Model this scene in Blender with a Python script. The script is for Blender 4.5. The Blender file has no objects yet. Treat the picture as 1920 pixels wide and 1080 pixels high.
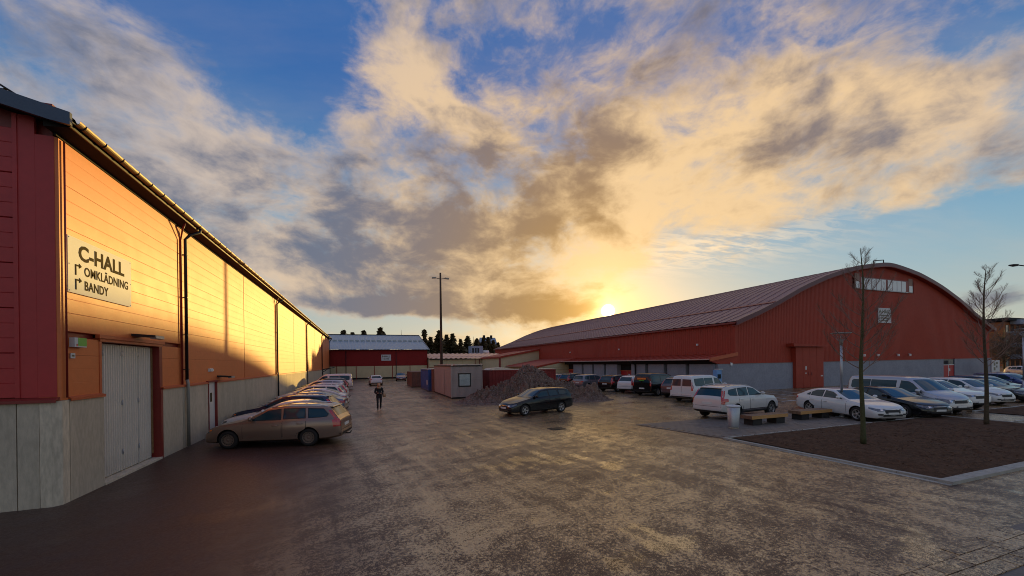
import bpy, bmesh, math, random
from mathutils import Vector, Matrix, noise
from mathutils.bvhtree import BVHTree
R = math.radians
S = bpy.context.scene
COL = S.collection

# ------------------------------------------------------------------ camera
CAM_H, YAW, ROLL = 3.0, R(20.56), R(0.75)
cd = bpy.data.cameras.new('camera'); cam = bpy.data.objects.new('camera', cd); COL.objects.link(cam)
cd.sensor_width = 36.0; cd.lens = 746.7 / 1920 * 36.0
cd.shift_y = (680.5 - 540) / 1920.0; cd.clip_end = 3000; cd.clip_start = 0.05
cam.matrix_world = Matrix.Translation((0, 0, CAM_H)) @ Matrix.Rotation(-YAW, 4, 'Z') @ Matrix.Rotation(R(90), 4, 'X') @ Matrix.Rotation(-ROLL, 4, 'Z')
S.camera = cam

# ------------------------------------------------------------------ node expression helper
class V:
    def __init__(s, t, k): s.t, s.k = t, k
    def __add__(s, o): return mth(s.t, 'ADD', s, o)
    __radd__ = __add__
    def __mul__(s, o): return mth(s.t, 'MULTIPLY', s, o)
    __rmul__ = __mul__
    def __sub__(s, o): return mth(s.t, 'SUBTRACT', s, o)
    def __rsub__(s, o): return mth(s.t, 'SUBTRACT', o, s)
    def __truediv__(s, o): return mth(s.t, 'DIVIDE', s, o)
def put(t, sock, v):
    if isinstance(v, V): t.links.new(v.k, sock)
    elif v is not None:
        if isinstance(v, (tuple, list)) and len(v) == 3 and sock.type == 'RGBA': v = (*v, 1)
        sock.default_value = v
def mth(t, op, a, b=None, c=None, clamp=False):
    n = t.nodes.new('ShaderNodeMath'); n.operation = op; n.use_clamp = clamp
    put(t, n.inputs[0], a); put(t, n.inputs[1], b); put(t, n.inputs[2], c)
    return V(t, n.outputs[0])
def vmth(t, op, a, b=None, c=None, out=0):
    n = t.nodes.new('ShaderNodeVectorMath'); n.operation = op
    put(t, n.inputs[0], a); put(t, n.inputs[1], b)
    if c is not None: put(t, n.inputs[2], c)
    return V(t, n.outputs[out])
def comb(t, x, y, z):
    n = t.nodes.new('ShaderNodeCombineXYZ'); put(t, n.inputs[0], x); put(t, n.inputs[1], y); put(t, n.inputs[2], z)
    return V(t, n.outputs[0])
def sep(t, v):
    n = t.nodes.new('ShaderNodeSeparateXYZ'); put(t, n.inputs[0], v); return [V(t, o) for o in n.outputs]
def noi(t, vec, scale, detail=4, rough=.5, dist=0, out='Fac', w=None):
    n = t.nodes.new('ShaderNodeTexNoise')
    if w is not None: n.noise_dimensions = '4D'; put(t, n.inputs['W'], w)
    put(t, n.inputs['Vector'], vec); n.inputs['Scale'].default_value = scale; n.inputs['Detail'].default_value = detail
    n.inputs['Roughness'].default_value = rough; n.inputs['Distortion'].default_value = dist
    return V(t, n.outputs[out])
def mrange(t, v, a, b, c=0, d=1, smooth=True):
    n = t.nodes.new('ShaderNodeMapRange'); n.interpolation_type = 'SMOOTHSTEP' if smooth else 'LINEAR'
    for i, q in enumerate((v, a, b, c, d)): put(t, n.inputs[i], q)
    return V(t, n.outputs[0])
def mixc(t, f, a, b, mode='MIX'):
    n = t.nodes.new('ShaderNodeMix'); n.data_type = 'RGBA'; n.blend_type = mode; n.clamp_factor = True
    put(t, n.inputs[0], f); put(t, n.inputs[6], a); put(t, n.inputs[7], b)
    return V(t, n.outputs[2])
def scalec(t, c, f): return vmth(t, 'SCALE', c) if False else _scale(t, c, f)
def _scale(t, c, f):
    n = t.nodes.new('ShaderNodeVectorMath'); n.operation = 'SCALE'; put(t, n.inputs[0], c); put(t, n.inputs[3], f); return V(t, n.outputs[0])

# ------------------------------------------------------------------ sky
SUN_AZ, SUN_EL = R(34.2), R(7.06)      # azimuth measured from +y towards +x
SUN = Vector((math.sin(SUN_AZ) * math.cos(SUN_EL), math.cos(SUN_AZ) * math.cos(SUN_EL), math.sin(SUN_EL)))
W = bpy.data.worlds.new('World'); S.world = W; W.use_nodes = True
t = W.node_tree; t.nodes.clear()
tc = t.nodes.new('ShaderNodeTexCoord'); D = vmth(t, 'NORMALIZE', V(t, tc.outputs['Generated']))
dx, dy, dz = sep(t, D)
el = mth(t, 'ARCSINE', dz) * 57.2958
az = mth(t, 'ARCTAN2', dx, dy) * 57.2958
sk = t.nodes.new('ShaderNodeTexSky'); sk.sky_type = 'NISHITA'; sk.sun_disc = False
sk.sun_elevation = SUN_EL; sk.sun_rotation = SUN_AZ; sk.air_density = 1.0; sk.dust_density = 1.0; sk.ozone_density = 2.5
nish = _scale(t, V(t, sk.outputs[0]), 0.10)
cs = mth(t, 'MAXIMUM', vmth(t, 'DOT_PRODUCT', D, tuple(SUN), out=1), 0.0)
sang = mth(t, 'ARCCOSINE', mth(t, 'MINIMUM', cs, 0.999999)) * 57.2958      # degrees from the sun
# soft cloud-plane coordinates, streaks running towards azimuth 17 degrees
zz = mth(t, 'MAXIMUM', dz, 0.0) + 0.22
px_, py_ = dx / zz, dy / zz
ca, sa = math.cos(R(17)), math.sin(R(17))
cross = px_ * ca - py_ * sa; along = px_ * sa + py_ * ca
P1 = comb(t, cross * 1.25, along * 0.95, 0.0)
wq = noi(t, P1, 1.3, 3, .5, out='Color')
P2 = vmth(t, 'ADD', P1, _scale(t, vmth(t, 'SUBTRACT', wq, (.5, .5, .5)), 0.30))
# puffs: nearly isotropic on the dome, tilted along the drift of the cloud field
D3 = vmth(t, 'MULTIPLY', D, (1.0, 1.0, 1.75))
w3 = noi(t, D3, 3.0, 3, .5, out='Color')
D4 = vmth(t, 'ADD', D3, _scale(t, vmth(t, 'SUBTRACT', w3, (.5, .5, .5)), 0.16))
n_big = noi(t, P2, 1.6, 8, .6)
n_mid = noi(t, vmth(t, 'ADD', D4, (7.3, 2.1, 0.4)), 5.5, 7, .58)
n_fin = noi(t, vmth(t, 'ADD', D4, (1.3, 8.1, 3.4)), 15.0, 6, .60)
n_shd = noi(t, vmth(t, 'ADD', D4, (3.3, 5.1, 9.4)), 6.5, 7, .58)
A3 = comb(t, az, el, 1.0)
BLOB_COV = [((0.0658, -0.0396, 2.2312), (-0.0448, -0.2667, 8.7689), -1.0), ((0.1465, -0.2053, 6.7798), (-0.1393, -0.1023, 1.8338), -0.25), ((0.1607, -0.1204, 3.5453), (-0.1954, -0.2798, 4.0359), -0.3), ((0.2117, -0.0562, 7.7438), (0.0016, -0.2638, 7.059), -0.2), ((0.1332, -0.0689, 2.9628), (-0.0162, -0.3639, 14.1516), -0.3), ((0.1087, -0.0023, -1.9598), (0.0017, -0.2682, 10.3778), -0.05), ((0.0457, -0.0127, -1.7043), (-0.105, -0.2763, 15.0171), -0.2), ((0.076, 0.039, -3.5372), (0.0354, -0.2111, 6.634), -0.12), ((0.0581, 0.0017, -3.7051), (-0.0479, -0.3382, 7.184), -0.9), ((0.0514, 0.0051, -3.0995), (0.0144, -0.3394, 2.0134), -1.1), ((0.0984, 0.0235, -4.316), (0.0975, -0.4616, -0.261), -0.5), ((0.2289, -0.002, -16.2274), (-0.091, -0.3549, 10.5446), -0.5), ((0.1602, 0.0836, -11.3125), (0.1113, -0.2279, -1.802), -0.15), ((0.0653, -0.0008, -0.1789), (0.0151, -0.9854, 5.1019), -0.8), ((0.168, -0.0021, 0.2237), (0.0477, -1.0262, 9.084), -0.3), ((0.1899, -0.0017, -13.2142), (-0.0681, -0.4048, 7.7616), -0.6), ((0.0708, -0.0365, 2.435), (-0.0806, -0.2255, 4.3581), 0.55), ((0.0679, -0.0424, 1.763), (-0.0735, -0.1057, 0.7235), 0.55), ((0.1005, -0.0018, -0.439), (0.0243, -0.2047, 6.739), 0.75), ((0.0355, 0.0185, -1.2647), (0.0338, -0.093, 1.2824), 0.7), ((0.1048, 0.0023, -2.5818), (0.0066, -0.5103, 3.524), 1.3), ((0.0958, -0.0061, -0.224), (-0.0224, -0.9275, 7.3813), 1.0), ((0.0513, 0.0293, -2.859), (0.0347, -0.0976, 0.8748), 0.45), ((0.1188, -0.0111, -7.3133), (-0.1786, -0.3681, 20.9931), 0.45), ((0.0776, 0.005, -4.478), (-0.0385, -0.3198, 7.6322), 0.42), ((0.1172, 0.0169, -8.1439), (-0.0097, -0.2546, 5.0867), 0.45), ((0.0545, -0.0007, -0.4607), (0.0062, -0.176, 2.3143), 0.5), ((0.292, 0.0172, -20.8043), (0.025, -0.7892, 2.4168), 0.9), ((0.2182, -0.2488, 9.0907), (-0.0955, -0.2476, 10.0888), 0.4), ((0.1172, -0.0017, 0.2368), (0.0243, -0.1833, 4.1685), 0.25), ((0.1522, -0.097, -4.9562), (-0.0771, -0.113, 7.314), 0.3)]
BLOB_SHD = [((0.0626, 0.0342, -2.7221), (0.0916, -0.3038, 5.6758), 0.45), ((0.0511, 0.0113, -1.1946), (0.0329, -0.1778, 2.6637), 0.6), ((0.0935, -0.0012, -2.2809), (-0.0095, -0.4423, 3.4276), 0.9), ((0.0798, -0.0051, -0.1867), (-0.0168, -0.6956, 5.536), 0.8), ((0.0819, 0.0345, -1.8437), (0.0736, -0.2118, 4.1118), 0.25), ((0.1137, -0.0487, 1.5449), (-0.1092, -0.2832, 3.2381), 0.5), ((0.0786, -0.0849, 2.5042), (-0.1726, -0.1852, 3.7857), 0.35), ((0.0591, 0.039, -3.2761), (0.0522, -0.1012, -0.14), -0.6), ((0.1204, -0.0014, -7.7613), (-0.1263, -0.3197, 16.3929), -0.7), ((0.1082, -0.002, -0.4719), (0.0294, -0.246, 8.2228), -0.9), ((0.0776, 0.005, -4.478), (-0.0423, -0.3517, 8.3954), -0.6), ((0.0882, -0.0512, 2.6914), (-0.1486, -0.4215, 9.4911), -0.5), ((0.1029, -0.097, 3.1945), (-0.2379, -0.2222, 1.6596), -0.5), ((0.1001, -0.0013, -4.1836), (-0.0351, -0.3667, 6.0308), -0.6), ((0.1105, -0.1435, -1.3335), (-0.1867, -0.1871, 14.8961), 0.15), ((0.1389, 0.0395, -9.4457), (0.0299, -0.3847, 7.074), 0.4), ((0.3211, 0.0189, -22.8706), (0.0377, -1.0252, 2.5172), 0.9), ((0.2178, -0.0029, 0.4361), (0.0405, -0.3871, 6.8459), 0.3), ((0.1639, -0.0023, -2.6154), (0.0018, -0.3458, 4.6764), -0.3), ((0.1197, -0.0235, -3.4753), (-0.0759, -0.3399, 6.3871), -0.5), ((0.0912, -0.0012, -0.1238), (0.0245, -0.4769, 5.2201), -0.1)]
BLOB_WARM = [((0.0501, 0.0184, -2.5519), (0.0155, -0.0931, 1.5771), 0.7), ((0.1053, -0.0012, -6.7911), (-0.1105, -0.2797, 14.3438), 0.5), ((0.0687, -0.0007, -4.2025), (-0.0782, -0.3119, 9.9445), 0.7), ((0.0504, -0.0007, -0.8049), (0.0006, -0.1953, 2.3633), 0.5), ((0.1009, -0.0018, -0.4049), (0.0296, -0.2433, 8.0051), 0.2)]
BLOB_RIP = ((0.0835, 0.0101, -3.921), (0.0093, -0.4204, 5.5513), 1.3)

def blob(m1, m2, w):
    a = vmth(t, 'DOT_PRODUCT', A3, m1, out=1); b = vmth(t, 'DOT_PRODUCT', A3, m2, out=1)
    r2 = a * a + b * b
    return mth(t, 'EXPONENT', r2 * -1.0) * w
def total(lst):
    s = None
    for b in lst:
        q = blob(*b); s = q if s is None else s + q
    return s
cov = total(BLOB_COV); shd = total(BLOB_SHD); warm = total(BLOB_WARM)
dens = cov + 0.06 + (n_big - .5) * 1.5 + (n_mid - .5) * 2.5 + (n_fin - .5) * 1.0
mask = mrange(t, dens + (noi(t, vmth(t, 'ADD', D4, (4.3, 1.1, 6.4)), 34.0, 5, .6) - .5) * 0.55, -0.25, 0.75)
# thin high veil
veil = mrange(t, noi(t, comb(t, cross * .5, along * 1.3, 4.0), 2.2, 6, .6), .42, .78) * 0.22
# rippled cirrus to the right of the sun
rx = noi(t, comb(t, cross * 3.2, along * 11.0, 0.0), 2.0, 4, .6, 0.6)
ripple = blob(*BLOB_RIP) * mrange(t, rx, .38, .62) * 0.75
hz = mrange(t, el, 0.0, 16.0)
blue_hi = mixc(t, mrange(t, el, 8, 36), (0.17, 0.37, 0.50), (0.018, 0.115, 0.37))
side = mrange(t, az, 5, 62)
low = mixc(t, side, (0.50, 0.46, 0.36), (0.42, 0.44, 0.38))
base = mixc(t, hz, low, blue_hi)
base = mixc(t, 0.22, base, nish)
glow_w = mth(t, 'EXPONENT', sang * (-1 / 10.0))
glow_n = mth(t, 'EXPONENT', sang * (-1 / 4.2))
base = mixc(t, mth(t, 'MULTIPLY', glow_w, 0.9, clamp=True), base, (0.92, 0.56, 0.18))
# cloud colours: cream lit towards the sun, mauve grey further off, pale again beyond the view
litc = mixc(t, mrange(t, sang, 8, 62), (0.88, 0.58, 0.26), (0.50, 0.42, 0.37))
litc = mixc(t, mth(t, 'MULTIPLY', warm, 1.0, clamp=True), litc, (0.80, 0.55, 0.29))
drkc = mixc(t, mrange(t, sang, 4, 45), (0.36, 0.20, 0.06), (0.13, 0.145, 0.20))
shade = mrange(t, shd + (n_shd - .5) * 3.6 + (n_mid - .5) * 1.2 + (n_fin - .5) * 0.9 + (dens - .4) * 0.45, -0.55, 0.95)
litc = mixc(t, mrange(t, sang, 55, 95), litc, (0.84, 0.68, 0.56))  # clouds beyond the view made brighter than those in it, to lift ambient light
cloud = mixc(t, shade, litc, drkc)
sky = mixc(t, veil, base, mixc(t, .5, litc, base))
sky = mixc(t, ripple, sky, (0.86, 0.68, 0.46))
sky = mixc(t, mask * 0.93, sky, cloud)
g1 = mixc(t, 1.0, sky, _scale(t, comb(t, 1.5, 0.80, 0.16), glow_n * 0.6), 'ADD')
disc = mrange(t, sang, 1.0, 0.45) * 14.0
fin = mixc(t, 1.0, g1, _scale(t, comb(t, 1.0, .80, .42), disc + mth(t, 'EXPONENT', sang * (-1 / 0.9)) * 1.5), 'ADD')
ground_c = mrange(t, dz, -0.02, 0.0)
fin = mixc(t, ground_c, (0.05, 0.045, 0.04), fin)
bg = t.nodes.new('ShaderNodeBackground'); put(t, bg.inputs[0], fin); bg.inputs[1].default_value = 0.86
ow = t.nodes.new('ShaderNodeOutputWorld'); t.links.new(bg.outputs[0], ow.inputs[0])
W.cycles.sampling_method = 'MANUAL'; W.cycles.sample_map_resolution = 1024

sl = bpy.data.lights.new('sun', 'SUN'); so = bpy.data.objects.new('sun', sl); COL.objects.link(so)
sl.energy = 3.6; sl.angle = R(0.8); sl.color = (1.0, 0.64, 0.17)
SUNL = Vector((math.sin(SUN_AZ) * math.cos(R(4.85)), math.cos(SUN_AZ) * math.cos(R(4.85)), math.sin(R(4.85))))
so.rotation_euler = (-SUNL).to_track_quat('-Z', 'Y').to_euler()
S.view_settings.view_transform = 'Standard'; S.view_settings.look = 'None'
S.view_settings.exposure = 0.45; S.view_settings.gamma = 1.0; S.view_settings.use_curve_mapping = False
S.cycles.use_denoising = True; S.cycles.filter_width = 1.0; S.cycles.caustics_reflective = False; S.cycles.blur_glossy = 1.0; S.cycles.max_bounces = 6; S.cycles.sample_clamp_indirect = 6.0
# ------------------------------------------------------------------ mesh helpers
class MB:
    def __init__(s): s.v, s.f, s.m, s.s = [], [], [], []
    def add(s, vs, fs, mi=0, sm=False):
        o = len(s.v); s.v += [tuple(v) for v in vs]
        for f in fs: s.f.append(tuple(o + i for i in f)); s.m.append(mi); s.s.append(sm)
    def box(s, x0, x1, y0, y1, z0, z1, mi=0):
        if x0 > x1: x0, x1 = x1, x0
        if y0 > y1: y0, y1 = y1, y0
        if z0 > z1: z0, z1 = z1, z0
        s.add([(x0,y0,z0),(x1,y0,z0),(x1,y1,z0),(x0,y1,z0),(x0,y0,z1),(x1,y0,z1),(x1,y1,z1),(x0,y1,z1)],
              [(0,3,2,1),(4,5,6,7),(0,1,5,4),(1,2,6,5),(2,3,7,6),(3,0,4,7)], mi)
        return s
    def prism(s, poly, a, b, axis='x', mi=0, sm=False):
        """poly: list of 2D points; extruded from a to b on axis. x:(y,z) y:(x,z) z:(x,y)"""
        f = {'x': lambda p, c: (c, p[0], p[1]), 'y': lambda p, c: (p[0], c, p[1]), 'z': lambda p, c: (p[0], p[1], c)}[axis]
        n = len(poly)
        s.add([f(p, a) for p in poly] + [f(p, b) for p in poly],
              [tuple(range(n)), tuple(range(2*n-1, n-1, -1))] + [(i, i+n, (i+1) % n + n, (i+1) % n) for i in range(n)], mi, sm)
        return s
    def strip(s, pts, a, b, axis='y', mi=0, sm=False):
        f = {'x': lambda p, c: (c, p[0], p[1]), 'y': lambda p, c: (p[0], c, p[1]), 'z': lambda p, c: (p[0], p[1], c)}[axis]
        n = len(pts)
        s.add([f(p, a) for p in pts] + [f(p, b) for p in pts], [(i, i+1, i+1+n, i+n) for i in range(n-1)], mi, sm)
        return s
    def tube(s, path, r, n=8, mi=0, caps=True):
        path = [Vector(p) for p in path]; rs = r if isinstance(r, (list, tuple)) else [r] * len(path)
        vs, fs = [], []; ref = None
        for i, p in enumerate(path):
            d = (path[min(i+1, len(path)-1)] - path[max(i-1, 0)])
            d = d.normalized() if d.length > 1e-9 else Vector((0,0,1))
            if ref is None: ref = Vector((0,0,1)) if abs(d.z) < .9 else Vector((1,0,0))
            u = (ref - d * ref.dot(d)); u = u.normalized() if u.length > 1e-6 else d.orthogonal().normalized()
            ref = u; w = d.cross(u)
            for k in range(n):
                a = 2*math.pi*k/n; vs.append(p + (u*math.cos(a) + w*math.sin(a)) * rs[i])
        for i in range(len(path)-1):
            for k in range(n):
                a, b = i*n+k, i*n+(k+1) % n; fs.append((a, b, b+n, a+n))
        if caps: fs += [tuple(range(n-1, -1, -1)), tuple(range((len(path)-1)*n, len(path)*n))]
        s.add(vs, fs, mi, n > 5); return s
    def lathe(s, prof, n=24, org=(0,0,0), axis='z', mi=0, closed=False, sm=True):
        vs, fs = [], []
        for r, h in prof:
            for k in range(n):
                a = 2*math.pi*k/n; c, d = r*math.cos(a), r*math.sin(a)
                q = {'z': (c, d, h), 'y': (c, h, d), 'x': (h, c, d)}[axis]
                vs.append((q[0]+org[0], q[1]+org[1], q[2]+org[2]))
        m = len(prof)
        for i in range(m if closed else m-1):
            for k in range(n):
                a, b = i*n+k, i*n+(k+1) % n; c, d = ((i+1) % m)*n+(k+1) % n, ((i+1) % m)*n+k
                fs.append((a, b, c, d))
        s.add(vs, fs, mi, sm); return s
    def mesh(s, name, mats=()):
        me = bpy.data.meshes.new(name); me.from_pydata(s.v, [], s.f)
        for m in mats: me.materials.append(m)
        me.polygons.foreach_set('material_index', s.m); me.polygons.foreach_set('use_smooth', s.s)
        me.update(); return me
def fixn(me):
    bm = bmesh.new(); bm.from_mesh(me); bmesh.ops.recalc_face_normals(bm, faces=bm.faces); bm.to_mesh(me); bm.free()
def obj(name, mb, mats, parent=None, loc=None, fix=True):
    if not isinstance(mats, (list, tuple)): mats = [mats]
    me = mb.mesh(name, mats) if isinstance(mb, MB) else mb
    if fix and isinstance(mb, MB): fixn(me)
    o = bpy.data.objects.new(name, me); COL.objects.link(o)
    if parent: o.parent = parent
    if loc: o.location = loc
    return o
def box(name, x0, x1, y0, y1, z0, z1, mat, parent=None):
    return obj(name, MB().box(x0, x1, y0, y1, z0, z1), mat, parent)
def tag(o, label, cat, group=None, kind=None):
    if label: o['label'] = label
    if cat: o['category'] = cat
    if group: o['group'] = group
    if kind: o['kind'] = kind
    return o
def thing(name, label, cat, loc=(0,0,0), rz=0, group=None):
    o = bpy.data.objects.new(name, None); COL.objects.link(o); o.location = loc; o.rotation_euler = (0,0,rz)
    o.empty_display_size = .3
    return tag(o, label, cat, group)
def structure(o): o['kind'] = 'structure'; return o
def copy_tree(o, parent=None, mats=None):
    c = o.copy(); COL.objects.link(c)
    if parent: c.parent = parent
    for ch in list(o.children): copy_tree(ch, c, mats)
    if mats and c.type == 'MESH':
        for sl_ in c.material_slots:
            if sl_.link == 'OBJECT' and sl_.material and sl_.material.name.split('|')[0] in mats: sl_.material = mats[sl_.material.name.split('|')[0]]
    return c
def ground_z(x, y): return 0.005 * max(0.0, x - 40.0)

# ------------------------------------------------------------------ materials
MATS = {}
def mat(name, col, rough=.6, metal=0.0, spec=.5, var=0.0, vscale=3.0, bump=0.0, bscale=40.0, coat=0.0, dirt=0.0, dirtcol=(.12,.09,.06), stretch=(1,1,1), flake=0, rvar=0.0, emit=None):
    if name in MATS: return MATS[name]
    m = bpy.data.materials.new(name); m.use_nodes = True; T = m.node_tree; b = T.nodes['Principled BSDF']
    MATS[name] = m
    b.inputs['Base Color'].default_value = (*col, 1); b.inputs['Roughness'].default_value = rough
    b.inputs['Metallic'].default_value = metal; b.inputs['Specular IOR Level'].default_value = spec
    b.inputs['Coat Weight'].default_value = coat; b.inputs['Coat Roughness'].default_value = .06
    if var or bump or dirt or rvar:
        c = T.nodes.new('ShaderNodeTexCoord'); P = V(T, c.outputs['Object'])
        P = vmth(T, 'MULTIPLY', P, tuple(stretch))
        colr = None
        if var:
            n = noi(T, P, vscale, 6, .6)
            lo = tuple(x * (1 - var) for x in col); hi = tuple(min(1, x * (1 + var)) for x in col)
            colr = mixc(T, mrange(T, n, .3, .7), lo, hi)
            n2 = noi(T, P, vscale * 9, 4, .6)
            colr = mixc(T, 0.5, colr, mixc(T, mrange(T, n2, .3, .7), lo, hi))
        if dirt:
            gz = sep(T, P)[2]
            dn = noi(T, P, 2.5, 5, .7)
            f = mth(T, 'MULTIPLY', mrange(T, gz - dn * .5, .45, -.15), dirt, clamp=True)
            colr = mixc(T, f, colr if colr else col, dirtcol)
            b.inputs['Roughness'].default_value = rough
            put(T, b.inputs['Roughness'], mth(T, 'ADD', f * .45, rough, clamp=True))
        if colr: put(T, b.inputs['Base Color'], colr)
        if rvar and not dirt:
            put(T, b.inputs['Roughness'], mth(T, 'ADD', (noi(T, P, vscale * 2, 5, .6) - .5) * rvar, rough, clamp=True))
        if bump:
            bn = T.nodes.new('ShaderNodeBump'); bn.inputs['Strength'].default_value = bump; bn.inputs['Distance'].default_value = .02
            put(T, bn.inputs['Height'], noi(T, P, bscale, 4, .6)); T.links.new(bn.outputs[0], b.inputs['Normal'])
    return m
M_clad = mat('c_hall_sun_tinted_cladding', (.66,.165,.042), .50, 0.0, .5, coat=0.0, var=.07, vscale=.8, bump=.04, bscale=90, rvar=.12)  # same red paint as the gable; warm sunlight put into this orange
M_cladend = mat('gable_shade_tinted_cladding', (.42,.028,.026), .5, 0.0, .5, var=.08, vscale=.8, bump=.04, bscale=90)  # same paint as the long side; its shade put into this crimson
M_trim = mat('red_sheet_trim', (.50,.10,.03), .45, 0.0, .5, var=.08, vscale=2)
M_trimdk = mat('dark_red_trim', (.22,.022,.016), .45, 0.0, .5, var=.12, vscale=2)
M_conc = mat('concrete', (.50,.42,.31), .78, 0, .35, var=.20, vscale=1.6, bump=.25, bscale=60, stretch=(1,1,.28))
M_conc2 = mat('concrete_pale', (.62,.52,.38), .75, 0, .35, var=.28, vscale=1.6, bump=.25, bscale=60, stretch=(1,1,.28))
M_aconc = mat('painted_grey_block', (.27,.275,.31), .75, 0, .35, var=.16, vscale=.7, bump=.25, bscale=30)
M_ared = mat('a_hall_red_sheet', (.36,.048,.023), .6, 0.0, .35, var=.10, vscale=.25, bump=.04, bscale=20)
M_aroof = mat('a_hall_roof_sheet', (.29,.15,.13), .52, 0.0, .5, var=.14, vscale=.6, rvar=.18)
M_door = mat('galvanised_door', (.66,.59,.50), .45, 0.0, .5, var=.06, vscale=1.5, dirt=.2)
M_white = mat('white_sheet', (.78,.77,.74), .4, 0, .5, var=.04)
M_wdoor = mat('white_door_paint', (.66,.62,.56), .5, 0, .5, var=.06)
M_sign = mat('sign_white', (.60,.60,.58), .6, 0, .3, var=.03)
M_ink = mat('sign_lettering', (.10,.095,.055), .45)
M_ink2 = mat('sign_lettering_gold', (.060,.042,.016), .85, 0, .1)
M_green = mat('green_sign_print', (.10,.42,.05), .4)
M_redprint = mat('red_print', (.6,.03,.03), .4)
M_black = mat('black_sheet', (.018,.018,.02), .4, .2, .5)
M_soffit = mat('soffit_black', (.010,.009,.008), .9)
M_roofdk = mat('dark_roof_sheet', (.055,.07,.10), .35, .3, .5, var=.1)
M_gutter = mat('gutter_steel', (.16,.10,.05), .5, .4, .5, var=.15)
M_pipe_g = mat('grey_pipe', (.30,.28,.24), .5, .3, .5, var=.1)
M_steel = mat('galvanised_steel', (.42,.43,.45), .42, .7, .5, var=.08)
M_rust = mat('rusty_edge', (.30,.17,.07), .8, .2, .3, var=.4, vscale=6)
M_cream = mat('cream_panel', (.58,.48,.28), .7, 0, .4, var=.08, vscale=1.2)
M_bred = mat('b_hall_red_sheet', (.26,.012,.010), .6, 0, .3, var=.1, vscale=.4)
M_broof = mat('b_hall_roof_sheet', (.36,.40,.42), .42, .2, .5, var=.12, vscale=.7)
M_lroof = mat('link_roof_sheet', (.55,.30,.25), .28, .5, .5, var=.2, vscale=1.5)
M_glass = mat('window_glass', (.03,.04,.045), .06, 0, .8)
M_pane = mat('frosted_pane', (.72,.76,.74), .25, 0, .6, var=.05)
M_wood = mat('pine_timber', (.52,.27,.09), .6, 0, .4, var=.35, vscale=2.2, bump=.2, bscale=30, stretch=(.35,3,6))
M_woodtop = mat('weathered_timber_top', (.20,.11,.06), .6, 0, .4, var=.3, vscale=3, bump=.2, bscale=30, stretch=(.3,3,3))
M_char = mat('charred_block', (.022,.018,.016), .7, 0, .4, var=.3)
M_bark = mat('young_bark', (.075,.055,.030), .85, 0, .3, var=.4, vscale=9, bump=.5, bscale=60)
M_barkg = mat('mossy_bark', (.075,.075,.030), .85, 0, .3, var=.4, vscale=9, bump=.5, bscale=60)
M_twig = mat('twig_bark', (.20,.12,.085), .7, 0, .4, var=.3, vscale=5)
M_pole = mat('creosoted_pole', (.07,.045,.03), .8, 0, .3, var=.3, vscale=4)
M_brick = mat('orange_brick', (.36,.13,.05), .85, 0, .3, var=.2, vscale=.5)
M_bluegrey = mat('balcony_front', (.28,.33,.42), .6, 0, .4, var=.1)

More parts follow.
